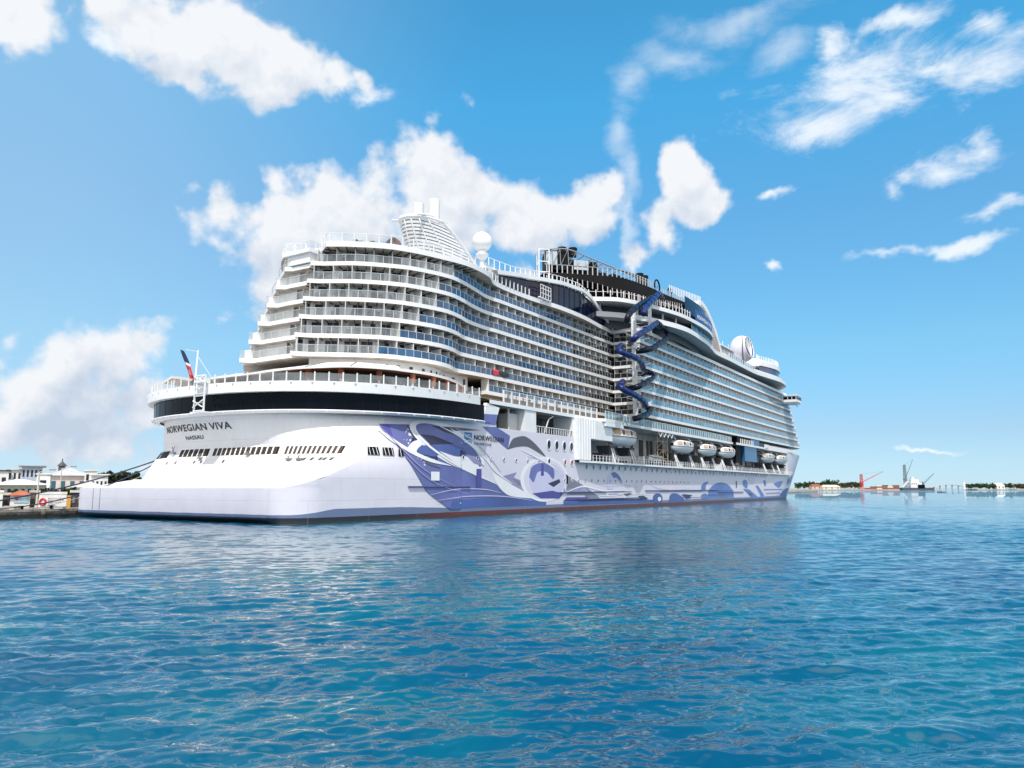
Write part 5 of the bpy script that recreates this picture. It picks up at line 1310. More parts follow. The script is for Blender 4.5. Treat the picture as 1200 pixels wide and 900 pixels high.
# ---- davits
def davit(x):
    mb = MB()
    pts = [(x, 5.8, 9.6), (x, 5.4, 15.2), (x, 3.6, 16.6), (x, 1.2, 16.7), (x, .2, 15.9)]
    P = catmull([Vector(p) for p in pts], 5)
    for a, b in zip(P, P[1:]): mb.bar(a, b, .32, .36, 0, up=Vector((1, 0, 0)))
    o = mb.build('davit', M_WHITE, ship)
    mb = MB()
    for dx in (-.9, .9): mb = MB(); mb.bar((x + dx, -.5, 9.12), (x + dx * .4, .6, 12.3), .22, .22, 0); mb.build('davit_leg', M_WHITE, o)
    mb = MB(); mb.add([(x - 1.6, .3, 12.6), (x + 1.6, .3, 12.6), (x + .9, .8, 10.9), (x - .9, .8, 10.9), (x - 1.6, 3.4, 12.6), (x + 1.6, 3.4, 12.6), (x + .9, 3, 10.9), (x - .9, 3, 10.9)], [(0, 1, 2, 3), (4, 7, 6, 5), (0, 4, 5, 1), (3, 2, 6, 7), (0, 3, 7, 4), (1, 5, 6, 2)], 0)
    mb.build('davit_cradle', M_DGREY, o)
BOATS = [(80.2, 94.2), (116.4, 131.6), (136.2, 150.2), (154.2, 168.2), (200.6, 216.6), (220.2, 235.6)]
for a, b in BOATS:
    for x in (a + 2.2, b - 2.2): davit(x)

# ================================================================ LIFEBOATS (hung from the davits: things of their own)
def boat_rows(Ln, hb, secs):
    rows = []
    for x, w, z0, zc, z1 in secs:
        row = []
        for i in range(9):
            g = math.pi * i / 8; row.append((x, -w * math.cos(g) * 1.0, z0 + (z1 - z0) * (1 - math.sin(g) ** .75)))
        rows.append(row)
    return rows
def lifeboat_proto():
    t = empty('lifeboat', (0, 0, 0), 'lifeboat', 'lifeboat', 'lifeboats hanging along the boat deck'); h = 7.4
    mb = MB(); rows = []
    for i in range(13):
        u = -1 + 2 * i / 12; x = h * u; w = 2.15 * max(.02, 1 - abs(u) ** 3.2); kz = .15 + 1.0 * abs(u) ** 3
        rows.append([(x, w * c, kz + (1.75 - kz) * s_) for c, s_ in ((-1, 1), (-.98, .7), (-.8, .32), (-.4, .06), (0, 0), (.4, .06), (.8, .32), (.98, .7), (1, 1))])
    mb.grid(rows); mb.build('boat_hull', mat('boat_white', (.78, .79, .80), .35, var=.05, streak=.2), t, off=(0, 0, 0), smooth=True)
    mb = MB(); rows = []
    for i in range(13):
        u = -.93 + 1.86 * i / 12; x = h * u; w = 2.05 * max(.05, 1 - abs(u) ** 4); top = 3.35 - 1.1 * abs(u) ** 4
        rows.append([(x, w * c, 1.75 + (top - 1.75) * s_) for c, s_ in ((-1, 0), (-.97, .5), (-.80, .86), (-.45, 1), (0, 1.04), (.45, 1), (.8, .86), (.97, .5), (1, 0))])
    mb.grid(rows); mb.build('boat_cover', M_WHITE, t, off=(0, 0, 0), angle=40)
    for u0, u1, m_ in ((-.80, -.55, M_ORANGE), (-.46, -.30, M_DOOR), (-.24, .02, M_ORANGE), (.10, .26, M_DOOR), (.34, .62, M_ORANGE)):
        mb = MB()
        for sg in (-1, 1): mb.grid([[(h * u, sg * 2.05 * (1 - abs(u) ** 4) * k_ - sg * -.06, z) for u in np.linspace(u0, u1, 4)] for z, k_ in ((2.15, 1.0), (2.9, .92))])
        mb.build('boat_window', m_, t, off=(0, 0, 0))
    mb = MB()
    for sg in (-1, 1): mb.tube([(h * u, sg * (2.17 * max(.02, 1 - abs(u) ** 3.2) + .03), 1.75) for u in np.linspace(-.97, .97, 15)], .09, 5)
    mb.build('rubbing_rail', M_GREYM, t, off=(0, 0, 0))
    return t
LB = ['lifeboat with orange windows hanging beside the ribbed white bulkhead, aftmost of the boats', 'lifeboat hanging just ahead of the scaffold stair tower', 'lifeboat in the middle of the three between scaffold and blue glass lounge',
      'lifeboat hanging right behind the blue glass lounge', 'lifeboat hanging right ahead of the blue glass lounge', 'lifeboat hanging closest to the bow, last of the row']
lb0 = lifeboat_proto()
def copy_tree(o, parent=None, loc=None):
    c = o.copy(); COL.objects.link(c)
    if parent is not None: c.parent = parent
    for ch in list(o.children): copy_tree(ch, c)
    return c
kids = []
for i, (a, b) in enumerate(BOATS):
    o = lb0 if i == 0 else copy_tree(lb0)
    kids.append(o)
for i, o in enumerate(kids):
    a, b = BOATS[i]; o.location = ((a + b) / 2, .75, 12.55); o.scale = ((b - a) / 15.6, .95, .98) if i else ((b - a) / 14.8, 1.0, 1.15); o['label'] = LB[i]
# rescue boat, low on the deck
rbt = empty('rescue_boat', (104.5, .2, 9.9), 'small pale rescue boat lying low on the boat deck under dark doors', 'rescue boat')
mb = MB(); rows = []
for i in range(9):
    u = -1 + 2 * i / 8; w = 1.2 * max(.03, 1 - abs(u) ** 3); rows.append([(3.6 * u, w * c, .5 * abs(u) ** 3 + 1.0 * s_) for c, s_ in ((-1, 1), (-.8, .4), (0, 0), (.8, .4), (1, 1))])
mb.grid(rows); mb.build('boat_hull', mat('boat_white', (0, 0, 0)), rbt, off=(0, 0, 0), smooth=True)
mb = MB(); mb.tube([(3.5 * u, -1.2 * max(.03, 1 - abs(u) ** 3), 1.0 + .4 * abs(u) ** 3) for u in np.linspace(-1, 1, 11)], .22, 6); mb.box(-.6, .6, -.4, .4, .8, 1.7); mb.build('boat_tube', M_GREYM, rbt, off=(0, 0, 0))

# dark chairs on the stern balconies
mb = MB(); mb.box(-.28, .28, -.28, .28, .34, .42, 0); mb.box(-.30, -.22, -.28, .28, .34, .95, 0); [mb.box(x_ - .025, x_ + .025, y_ - .025, y_ + .025, 0, .34, 0) for x_ in (-.24, .24) for y_ in (-.24, .24)]; mb.box(-.25, .25, -.31, -.26, .60, .64, 0); mb.box(-.25, .25, .26, .31, .60, .64, 0)
B_CH = proto_of(mb, 'balcony_chair', [M_DGREY], 'dark armchair on a stern balcony behind the clear rail', 'chair', 'chairs on the stern balconies')
rbc = random.Random(31)
for dist, k, u0, u1, x, z0, z1, ri in near:
    if x > 40 or rbc.random() < .25: continue
    P, S = paths[k]
    for f in ((.3, .7) if rbc.random() < .5 else (.35,)):
        s_ = u0 + (u1 - u0) * f; p = sample(P, S, s_); a = sample(P, S, s_ - .35); b = sample(P, S, s_ + .35); d = (b - a).normalized(); n = Vector((-d.y, d.x))
        place(B_CH, p.x + n.x * .95, p.y + n.y * .95, z0 - .01, math.atan2(-n.y, -n.x) + rbc.uniform(-.6, .6))
# ================================================================ FLAG, ROPES
fl = MB(); top_ = Vector((4.0, 33.75, 21.9)); rows = []
for i in range(13):
    u = i / 12; row = []
    for j in range(7):
        w = j / 6; p = Vector((3.1, 24.9, 18.4)).lerp(Vector((2.5, 26.7, 22.5)), u); side = Vector((.5, -.55, -.35)) * (w - .5) * (.75 + .4 * math.sin(3 * u + 1)); p = p + side + Vector((.22, .12, .0)) * math.sin(5 * u + 4 * w)
        row.append(tuple(p))
    rows.append(row)
flm = [mat('flag_red', (.50, .03, .04), .8), mat('flag_navy', (.012, .018, .07), .8), mat('flag_white', (.7, .7, .7), .8)]
vs = [p for r_ in rows for p in r_]
for i in range(12):
    for j in range(6):
        m_ = 1 if i >= 7 else (2 if (i in (2, 3) and 1 <= j <= 3) or i == 6 else 0)
        fl.add([rows[i][j], rows[i][j + 1], rows[i + 1][j + 1], rows[i + 1][j]], [(0, 1, 2, 3)], m_)
fo = fl.build('ensign_flag', flm, None, off=(3.1, 24.9, 18.4), smooth=True)
tag(fo, 'red, white and navy ensign hanging furled from the staff at the stern', 'flag')
def rope(a, b, sag, r, label, m):
    a = Vector(a); b = Vector(b); pts = [a.lerp(b, t) - UZ * sag * 4 * t * (1 - t) for t in np.linspace(0, 1, 24)]
    mb = MB(); mb.tube(pts, r, 6); o = mb.build('mooring_rope', m, None, off=a, smooth=True); tag(o, label, 'rope', 'mooring ropes from the stern')
ROPE = mat('rope_blue', (.03, .035, .08), .8)
rope(stern_pt(8.4, -.88), (-17.5, 47.3, 1.25), 1.0, .11, 'thick dark mooring rope, the highest one running from stern to quay', ROPE)
rope(stern_pt(8.2, -.93), (-12.9, 47.5, 1.25), 1.9, .09, 'dark mooring rope sagging just under the thick one off the stern', ROPE)
rope(stern_pt(7.4, -.99), (-5, 47.4, 1.25), .7, .045, 'thin pale mooring rope dropping steeply from the stern to the quay', mat('rope_pale', (.35, .34, .3), .8))

# ================================================================ QUAY AND TOWN
QZ = 1.15
def on_quay(px, w): p = at_depth(px, 572, w); return p.x, p.y
cq = bpy.data.materials.new('quay_concrete'); cq.use_nodes = True; t = NT(cq.node_tree); b = t.n['Principled BSDF']
tc = t.new('ShaderNodeTexCoord').outputs['Object']; x, y, z = t.sep(tc)
n = t.noise(tc, 1.2, 7, .7).outputs[0]; n2 = t.noise(t.vmath('MULTIPLY', tc, (1, 1, .2)), .9, 6, .7).outputs[0]
col = t.mix(t.mapr(n, .3, .7), c4((.13, .105, .08)), c4((.34, .31, .27))); wet = t.mapr(t.math('ADD', z, t.math('MULTIPLY', n2, .8)), 1.25, .75)
t.put(b.inputs['Base Color'], t.mix(wet, col, c4((.022, .020, .017)))); b.inputs['Roughness'].default_value = .85
bn = t.new('ShaderNodeBump'); bn.inputs['Distance'].default_value = .08; t.put(bn.inputs['Height'], n); t.l.new(bn.outputs[0], b.inputs['Normal'])
qm = MB(); qm.prism([(-160, 46.6), (420, 46.6), (420, 75), (-160, 75)], -4, QZ)
for x_ in np.arange(-60, 60, 6.2): qm.box(x_, x_ + .5, 46.35, 46.7, -1, .95)
qm.box(-160, 420, 46.45, 46.9, QZ - .28, QZ + .05)
tag(qm.build('quay', cq, None, off=(0, 46, 0)), 'weathered concrete quay with a dark tide stain', 'quay', None, 'structure')
ldm = MB(); ldm.prism([(-900, 75), (700, 75), (900, 1400), (-2200, 1400)], -3, QZ - .02); tag(ldm.build('ground', mat('town_ground', (.30, .28, .24), .9, var=.3, scale=.05), None, off=(0, 100, 0)), 'pale paved ground of the town behind the quay', 'ground', None, 'structure')
XR = F0.copy(); XS = RT.copy()          # town blocks are set square to the waterfront
def block(name, px0, px1, w, ytop, ybase, depth, wallc, label, cat, roof='flat', roofc=(.75, .75, .74), win=None, group=None, rows=1, over=.4, winc=None):
    """a building seen between two photo columns at distance w; heights come from the rows of the photo"""
    s_ = w / FPX; wd = (px1 - px0) * s_ * .86; h = max(1.5, CAM.z + (571.8 - ytop) * s_ - QZ)
    c = at_depth((px0 + px1) / 2, 572, w + depth * .42); t_ = empty(name, (c.x, c.y, QZ - .02), label, cat, group); t_.rotation_euler.z = math.atan2(c.y - CAM.y, c.x - CAM.x)
    # local x = away from camera, local y = to the left
    e = MB(); e.box(-depth / 2, depth / 2, -wd / 2, wd / 2, 0, h * (1 if roof == 'flat' else .72)); e.build('wall', mat('plaster_%s' % '_'.join('%02d' % int(v * 99) for v in wallc), wallc, .8, var=.1, streak=.12), t_, off=(0, 0, 0))
    r_ = MB(); rm = mat('roof_%s' % '_'.join('%02d' % int(v * 99) for v in roofc), roofc, .7, var=.15)
    if roof == 'flat': r_.box(-depth / 2 - over, depth / 2 + over, -wd / 2 - over, wd / 2 + over, h + .003, h + .35)
    elif roof == 'hip':
        a, b2 = depth / 2 + over, wd / 2 + over; z0 = h * .72 + .003; k_ = min(a, b2) * .9
        V = [(-a, -b2, z0), (a, -b2, z0), (a, b2, z0), (-a, b2, z0), (0, -b2 + k_, h), (0, b2 - k_, h)]; r_.add(V, [(0, 4, 5, 3), (1, 2, 5, 4), (0, 1, 4), (2, 3, 5), (3, 2, 1, 0)])
    else:
        a, b2 = depth / 2 + over, wd / 2 + over; z0 = h * .72 + .003
        V = [(-a, -b2, z0), (a, -b2, z0), (a, b2, z0), (-a, b2, z0), (-a, 0, h), (a, 0, h)]; r_.add(V, [(0, 1, 5, 4), (2, 3, 4, 5), (0, 4, 3), (1, 2, 5), (3, 2, 1, 0)])
    r_.build('roof', rm, t_, off=(0, 0, 0))
    if win:
        hw = h * (1 if roof == 'flat' else .72)
        for r0 in range(rows):
            for i in range(win):
                g = MB(); y0 = -wd / 2 + wd * (i + .28) / win; z0 = hw * (r0 + .3) / rows; ww = wd / win * .46; hh = hw / rows * .45
                g.box(-depth / 2 - .08, -depth / 2 - .03, y0, y0 + ww, z0, z0 + hh); g.build('window', winc or M_DOOR, t_, off=(0, 0, 0))
    return t_, wd, h
block('hoarding', -14, 4, 112, 577, 597, 3, (.72, .72, .72), 'pale hoarding at the far left edge of the quay', 'hoarding', 'flat', win=None, over=.1)
kio, kw, kh = block('ticket_kiosk', 13.5, 36, 113, 574.5, 597, 4, (.72, .71, .70), 'small white kiosk with a red hip roof and a light blue poster', 'kiosk', 'hip', (.42, .12, .06), over=.5)
ps = MB(); ps.box(-2.10, -2.04, -1.1, .75, .75, 1.75, 0); ps.add([(-2.12, .42 + .22 * math.cos(g), 1.3 + .2 * math.sin(g)) for g in np.linspace(0, 2 * math.pi, 12)[:-1]], [tuple(range(11))], 1)
ps.box(-2.12, -2.11, -.8, -.1, 1.45, 1.58, 2); ps.box(-2.12, -2.11, -.8, -.2, 1.2, 1.3, 2); ps.build('poster', [mat('poster_blue', (.28, .52, .66), .6), M_RED, M_WHITE], kio, off=(0, 0, 0))
block('market_stall', 4.5, 13, 116, 580, 597, 3, (.10, .09, .08), 'dark open stall front between the pale hoarding and the kiosk', 'stall', 'flat', (.6, .6, .58), over=.15)
block('storage_shed', 36.5, 46, 118, 577, 597, 4, (.13, .12, .11), 'dark shed front between the kiosk and the white container', 'shed', 'flat', (.55, .50, .42), over=.2)
con, cwid, ch = block('site_container', 47, 79, 113, 579, 597, 3, (.76, .76, .77), 'white site container with a handwritten banner on its side', 'container', 'flat', (.74, .74, .74), over=.05)
sg = MB(); rs = random.Random(2)
for row in range(3):
    y_ = 1.2 - row * .12
    while y_ > -1.5 + row * .3:
        ww = rs.uniform(.08, .3); sg.box(-1.54, -1.52, y_ - ww, y_, 1.35 - row * .28, 1.40 - row * .28 + rs.uniform(0, .12)); y_ -= ww + .08
sg.build('banner_scribble', mat('scribble', (.35, .35, .38), .7), con, off=(0, 0, 0))
block('steel_shelter', 84, 104, 116, 577, 596, 3, (.045, .048, .055), 'dark steel shelter beside the port corner of the ship', 'shelter', 'flat', (.6, .6, .6), win=3, over=.2, winc=M_GREYM)
block('fuel_cabinet', 80, 84, 111, 587, 596, 1, (.70, .33, .03), 'small orange cabinet at the end of the white container', 'cabinet', 'flat', (.7, .33, .03), over=.02)
block('market_hall', -8, 54, 175, 561, 580, 22, (.42, .46, .42), 'long low hall with a broad white roof behind the kiosk', 'hall', 'hip', (.80, .80, .79), win=8, over=1.0)
block('office_building', 24, 48, 270, 546.5, 568, 20, (.42, .48, .60), 'grey-blue office block with an overhanging flat roof', 'building', 'flat', (.40, .43, .48), win=5, rows=2, over=1.2)
block('office_annex', 8, 24, 268, 550.5, 568, 16, (.72, .73, .74), 'white stepped annex on the left of the grey-blue office block', 'building', 'flat', (.7, .7, .7), win=3, rows=2, over=.6)
block('warehouse', -12, 8.5, 262, 552, 566, 16, (.70, .70, .70), 'white warehouse with a black flat roof at the left edge', 'warehouse', 'flat', (.03, .03, .035), win=2, over=.5)
block('white_block', 42, 58, 232, 556, 570, 16, (.78, .78, .79), 'plain white block between the office and the gabled house', 'building', 'flat', (.8, .8, .8), win=1, over=.3)
gh, gw, ghh = block('gabled_house', 57, 101, 236, 547.5, 570, 20, (.62, .55, .53), 'pinkish house with grey hip roof and teal windows', 'house', 'hip', (.48, .48, .50), win=4, over=.8, winc=mat('teal_window', (.03, .12, .16), .2))
cp = MB(); cp.box(-1, 1, 1.0, 3.0, ghh - 1.2, ghh + .6); cp.lathe([(1.5, ghh + .6), (.2, ghh + 2.0), (.12, ghh + 3.0)], 0, 2.0, 8); cp.build('cupola', M_DGREY, gh, off=(0, 0, 0))
block('tower_house', 98, 112, 225, 552, 570, 12, (.76, .75, .74), 'narrow white house with a flat roof right of the gabled house', 'house', 'flat', (.7, .7, .7), win=2, rows=2, over=.3)
block('veranda_house', 106, 126, 205, 557, 572, 12, (.70, .71, .72), 'white house with a row of dark openings in front of the trees', 'house', 'flat', (.75, .75, .75), win=4, over=.5)
block('boat_shed', 84, 124, 150, 564, 580, 14, (.70, .71, .70), 'white pitched shed roof just above the dark steel shelter', 'shed', 'gable', (.82, .82, .82), over=.6)
block('long_shed', 122, 200, 168, 561.5, 580, 16, (.66, .68, .68), 'long white shed running behind the port corner of the ship', 'shed', 'hip', (.80, .81, .82), win=10, over=.8)
# lamp posts
def lamp(px, w, ytop, label, thick):
    c = at_depth(px, 572, w); h = CAM.z + (571.8 - ytop) * w / FPX - QZ; t_ = empty('street_lamp', (c.x, c.y, QZ), label, 'street lamp', 'street lamps on the quay'); t_.rotation_euler.z = THC
    mb = MB(); mb.lathe([(thick * 1.6, 0), (thick * 1.5, .5), (thick, .6), (thick * .7, h)], 0, 0, 10); mb.build('pole', mat('lamp_pole', (.55, .52, .45), .5), t_, off=(0, 0, 0))
    mb = MB(); mb.bar((0, 0, h - .05), (0, -1.6, h + .25), .1, .1); mb.build('arm', mat('lamp_pole', (0, 0, 0)), t_, off=(0, 0, 0))
    mb = MB(); mb.box(-.14, .14, -2.3, -1.5, h + .2, h + .36); mb.build('lamp_head', M_GREYM, t_, off=(0, 0, 0))
lamp(44.5, 110, 553, 'tall pale street lamp standing beside the red life ring', .16); lamp(70.5, 122, 549, 'slimmer street lamp rising behind the white container', .10)
# life ring on its stand
c = at_depth(51.8, 572, 108); lr = empty('life_ring_stand', (c.x, c.y, QZ), 'red life ring on a white backboard on the quay', 'life ring'); lr.rotation_euler.z = THC
mb = MB(); mb.box(.02, .08, -.62, .62, .25, 1.55); mb.build('backboard', M_WHITE, lr, off=(0, 0, 0))
mb = MB(); mb.tube([(-.06, .42 * math.cos(g), .98 + .42 * math.sin(g)) for g in np.linspace(0, 2 * math.pi, 24)[:-1]], .14, 8, closed=True); mb.build('ring', M_RED, lr, off=(0, 0, 0), smooth=True)
mb = MB(); mb.box(.09, .17, -.05, .05, 0, 1.5); mb.build('post', M_DGREY, lr, off=(0, 0, 0))
# low clutter along the quay edge
for i, (px, w, sx, sy, h, lab, cc_) in enumerate(((7, 103, .5, 1.7, .35, 'flat white crate lying at the left end of the quay edge', (.7, .7, .68)), (17, 104, .4, .9, .45, 'tan wooden crate on the quay below the poster', (.42, .33, .22)), (64, 106, .35, 1.6, .3, 'low grey kerb block on the quay below the container', (.5, .5, .48)))):
    c = at_depth(px, 572, w); t_ = empty('quay_crate', (c.x, c.y, QZ), lab, 'crate'); t_.rotation_euler.z = THC
    mb = MB(); mb.box(-sx, sx, -sy, sy, .06, h); mb.build('box', mat('crate_%d' % i, cc_, .8, var=.2), t_, off=(0, 0, 0))
    mb = MB(); mb.box(-sx - .05, sx + .05, -sy - .05, sy + .05, h + .003, h + .06); [mb.box(-sx, sx, y_ - .08, y_ + .08, 0, .058) for y_ in (-sy * .7, sy * .7)]; mb.build('lid', mat('crate_lid_%d' % i, tuple(v * .8 for v in cc_), .8), t_, off=(0, 0, 0))
for i, px in enumerate((28, 88)):
    c = at_depth(px, 572, 102.5); mb = MB(); mb.lathe([(.22, 0), (.16, .1), (.16, .35), (.28, .42), (.28, .5), (.1, .55)], 0, 0, 12); o = mb.build('mooring_bollard', M_BLACK, None, off=(0, 0, 0)); o.location = (c.x, max(c.y, 47.2), QZ)
    tag(o, ('black mooring bollard on the quay edge below the kiosk', 'black mooring bollard on the quay edge below the dark shelter')[i], 'bollard', 'bollards on the quay')

# ---- foliage
def leaf_mat(name, c):
    return mat(name, c, .7, var=.55, scale=.35)
LEAF = [leaf_mat('foliage_dark', (.018, .040, .014)), leaf_mat('foliage_green', (.035, .075, .022)), leaf_mat('foliage_olive', (.075, .080, .030))]
def tree(name, c, h, rw, label, cat, li=0, group=None, n=420, leaf=.5, trunk=True, seed=1):
    rg = random.Random(seed); t_ = empty(name, c, label, cat, group)
    if trunk:
        mb = MB(); mb.tube([(0, 0, 0), (.1, .05, h * .3), (.0, .1, h * .7)], [h * .035, h * .028, h * .012], 7)
        for i in range(4):
            g = rg.uniform(0, 6.28); mb.tube([(.05, .05, h * .35), (rw * .3 * math.cos(g), rw * .3 * math.sin(g), h * .55), (rw * .6 * math.cos(g), rw * .6 * math.sin(g), h * .75)], [h * .018, h * .012, h * .006], 5)
        mb.build('trunk', mat('bark', (.10, .075, .05), .9, var=.3), t_, off=(0, 0, 0))
    blobs = [(rg.uniform(-.7, .7) * rw, rg.uniform(-.7, .7) * rw, h * (rg.uniform(.42, .86) if trunk else rg.uniform(.3, .7)), rw * rg.uniform(.3, .52)) for _ in range(11)]
    mb = MB()
    for i in range(n):
        bx_, by_, bz_, br0 = blobs[rg.randrange(len(blobs))]
        v = Vector((rg.gauss(0, 1), rg.gauss(0, 1), rg.gauss(0, .8))).normalized() * br0 * (.55 + .5 * rg.random()); p = Vector((bx_, by_, bz_)) + v
        p.z = max(p.z, .1); a = Vector((rg.uniform(-1, 1), rg.uniform(-1, 1), rg.uniform(-.5, .9))).normalized(); b_ = a.cross(Vector((rg.uniform(-1, 1), rg.uniform(-1, 1), rg.uniform(-1, 1)))).normalized(); q = leaf * rg.uniform(.6, 1.3)
        mb.add([p - a * q, p + b_ * q * .6, p + a * q, p - b_ * q * .6], [(0, 1, 2, 3)], 0)
    mb.build('crown', LEAF[li], t_, off=(0, 0, 0)); return t_
for i, (px, w, yt, wd, li) in enumerate(((131, 250, 550.5, 11, 0), (140, 252, 548.5, 11, 0), (149, 255, 549.5, 11, 0), (158, 250, 551, 9, 0), (116, 262, 552, 7, 0))):
    c = at_depth(px, 572, w); s_ = w / FPX; tree('broadleaf_tree', (c.x, c.y, QZ), CAM.z + (571.8 - yt) * s_ - QZ, wd * s_ * .8, ('dark dense tree at the left end of the clump beside the ship', 'tallest dark tree of the clump beside the ship', 'dark tree just right of the tallest one in the clump', 'dark tree at the right end of the clump against the stern', 'small dark tree standing alone above the white houses')[i], 'tree', li, 'dark trees behind the sheds', 900, .55, True, 10 + i)
for i, (px, w, yt, wd) in enumerate(((50, 148, 568, 6), (60, 150, 567.5, 6), (73, 146, 567, 5), (80, 148, 567.5, 6), (20, 150, 571, 6), (86, 140, 564.5, 5))):
    c = at_depth(px, 572, w); s_ = w / FPX; tree('bush', (c.x, c.y, QZ), CAM.z + (571.8 - yt) * s_ - QZ + .2, wd * s_, ('green bush left of the slim lamp behind the container', 'second green bush behind the container, left of the slim lamp', 'yellowish green bush right at the slim lamp', 'green bush just right of the slim lamp', 'green bush peeping over the kiosk roof', 'dark green bush beside the pitched white shed')[i], 'bush', 1 if i != 2 else 2, 'bushes behind the quay', 420, .32, False, 40 + i)

# ================================================================ FAR SHORE (right)
def far(px, w, z=0.0): c = at_depth(px, 572, w); return Vector((c.x, c.y, z))
def isle(pxa, pxb, w, dep, label):
    mb = MB(); n = 18; fr = []; bk = []
    for i in range(n + 1):
        u = i / n; px = pxa + (pxb - pxa) * u; r1 = 12 * math.sin(i * 2.3); a = far(px, w + r1 + 60 * (1 - math.sin(math.pi * u))); b_ = far(px, w + dep); fr.append((a.x, a.y)); bk.append((b_.x, b_.y))
    mb.grid([[(x, y, -1) for x, y in fr], [(x, y, .5) for x, y in fr], [(x + 6 * F0.x, y + 6 * F0.y, 1.6) for x, y in fr], [(x, y, 2.2) for x, y in bk]])
    tag(mb.build('shore_ground', mat('sand_shore', (.34, .30, .23), .9, var=.3, scale=.02), None, off=(0, 0, 0)), label, 'shore', None, 'structure')
isle(880, 1100, 1380, 500, 'low sandy shore under the far trees and cranes'); isle(1128, 1290, 1500, 400, 'low sandy shore at the right edge with green scrub')
W = 1420; SC = W / FPX
rg = random.Random(21)
treepx = [(936, 567), (942, 566), (948, 565.5), (955, 566), (961, 566.5), (968, 564), (973, 562), (978, 563), (985, 567), (990, 566.5), (996, 566), (1001, 565.5), (1006, 566)]
pos = ['leftmost far shore tree, touching the bow', 'second far shore tree from the bow', 'third far shore tree from the bow', 'fourth far shore tree from the bow, above the red roof', 'low far shore tree just right of the red roof', 'far shore tree left of the tallest crown', 'tallest far shore tree', 'far shore tree right beside the tallest crown', 'first brownish far shore tree right of the pale house', 'second brownish far shore tree right of the pale house', 'brownish far shore tree in the middle of its row', 'brownish far shore tree one before the red crane', 'brownish far shore tree touching the red crane']
for i, (px, yt) in enumerate(treepx):
    tree('shore_tree', far(px, W + 70, 1.5), (572.5 - yt) * SC + 3.0, 5.2 * SC, pos[i], 'tree', 1 if i < 8 else 2, 'trees along the far shore', 260, 2.0, True, 60 + i)
rp_ = ['low scrub tree at the left end of the right-hand far shore', 'second scrub tree of the right-hand far shore', 'third scrub tree of the right-hand far shore', 'fourth scrub tree of the right-hand far shore', 'fifth scrub tree of the right-hand far shore', 'sixth scrub tree of the right-hand far shore', 'seventh scrub tree of the right-hand far shore', 'scrub tree at the right edge of the picture on the far shore', 'scrub tree just past the white shore house']
for i, px in enumerate((1135, 1142, 1149, 1156, 1163, 1176, 1184, 1191, 1199)):
    tree('shore_tree', far(px, 1560, 1.5), 9.5 + rg.random() * 2.5, 8.2, rp_[i] if i < 8 else 'last scrub tree cut by the right border of the picture', 'tree', 1 if i < 6 else 2, 'trees along the right-hand far shore', 240, 2.0, True, 90 + i)
def shed(px0, px1, yt, label, wc, rc, w=W, cat='house'):
    c = far((px0 + px1) / 2, w + 12, 1.4); s_ = w / FPX; wd = (px1 - px0) * s_; h = (573.2 - yt) * s_; t_ = empty('shore_house', c, label, cat); t_.rotation_euler.z = THC
    a, b2 = 7, wd / 2; mb = MB(); mb.box(-a, a, -b2, b2, 0, h * .6); mb.build('wall', mat('shore_wall_%d' % int(px0), wc, .8), t_, off=(0, 0, 0))
    z0 = h * .6 + .005; mb = MB(); mb.add([(-a - .8, -b2 - .8, z0), (a + .8, -b2 - .8, z0), (a + .8, b2 + .8, z0), (-a - .8, b2 + .8, z0), (0, -b2 * .75, h), (0, b2 * .75, h)], [(0, 4, 5, 3), (1, 2, 5, 4), (0, 1, 4), (2, 3, 5), (3, 2, 1, 0)]); mb.build('roof', mat('shore_roof_%d' % int(px0), rc, .8), t_, off=(0, 0, 0))
    for i in range(max(2, int(wd / 9))):
        y_ = -b2 + wd * (i + .3) / max(2, int(wd / 9)); mb = MB(); mb.box(-a - .1, -a - .03, y_, y_ + 2.2, h * .15, h * .42); mb.build('window', M_DOOR, t_, off=(0, 0, 0))
shed(950, 961, 567, 'shore house with a red roof under the far trees', (.6, .5, .45), (.30, .07, .04)); shed(962, 983, 568, 'long pale shore house right of the red-roofed one', (.66, .62, .54), (.6, .58, .52)); shed(1166, 1175, 566, 'small white house among the scrub of the right-hand far shore', (.75, .75, .74), (.7, .7, .7), 1545)
# container stacks
cr = random.Random(8); cols_ = [mat('container_%s' % k, c_, .6, var=.2) for k, c_ in (('red', (.36, .05, .035)), ('rust', (.28, .09, .05)), ('white', (.62, .60, .58)), ('brown', (.16, .07, .05)))]
cm = MB(); cm.box(-1.2, 1.2, -6, 6, 0, 2.55)
for j in range(-5, 6): cm.box(-1.28, -1.2, j * 1.06 - .2, j * 1.06 + .2, .1, 2.45)
first = None
cl_n = 0
for i in range(6):
    for lv in range(1 + (i * 7) % 3 if i not in (2, 3) else 3):
        o = cm.build('shipping_container', cols_[(i + lv * 2) % 4], None, off=(0, 0, 0)) if first is None else first.copy()
        if first is None: first = o
        else:
            COL.objects.link(o); o.data = first.data.copy(); o.data.materials.clear(); o.data.materials.append(cols_[(i + lv * 2) % 4])
        o.location = far(1017 + i * 6.6, W + 8, 1.6 + lv * 2.7); o.rotation_euler.z = THC
        tag(o, '%s shipping container %s in the %s stack right of the red crane' % (('red', 'rust brown', 'white', 'dark brown')[(i + lv * 2) % 4], ('at the bottom', 'one up', 'on top')[lv], ('first', 'second', 'third', 'fourth', 'fifth', 'sixth')[i]), 'container', 'containers on the far shore')
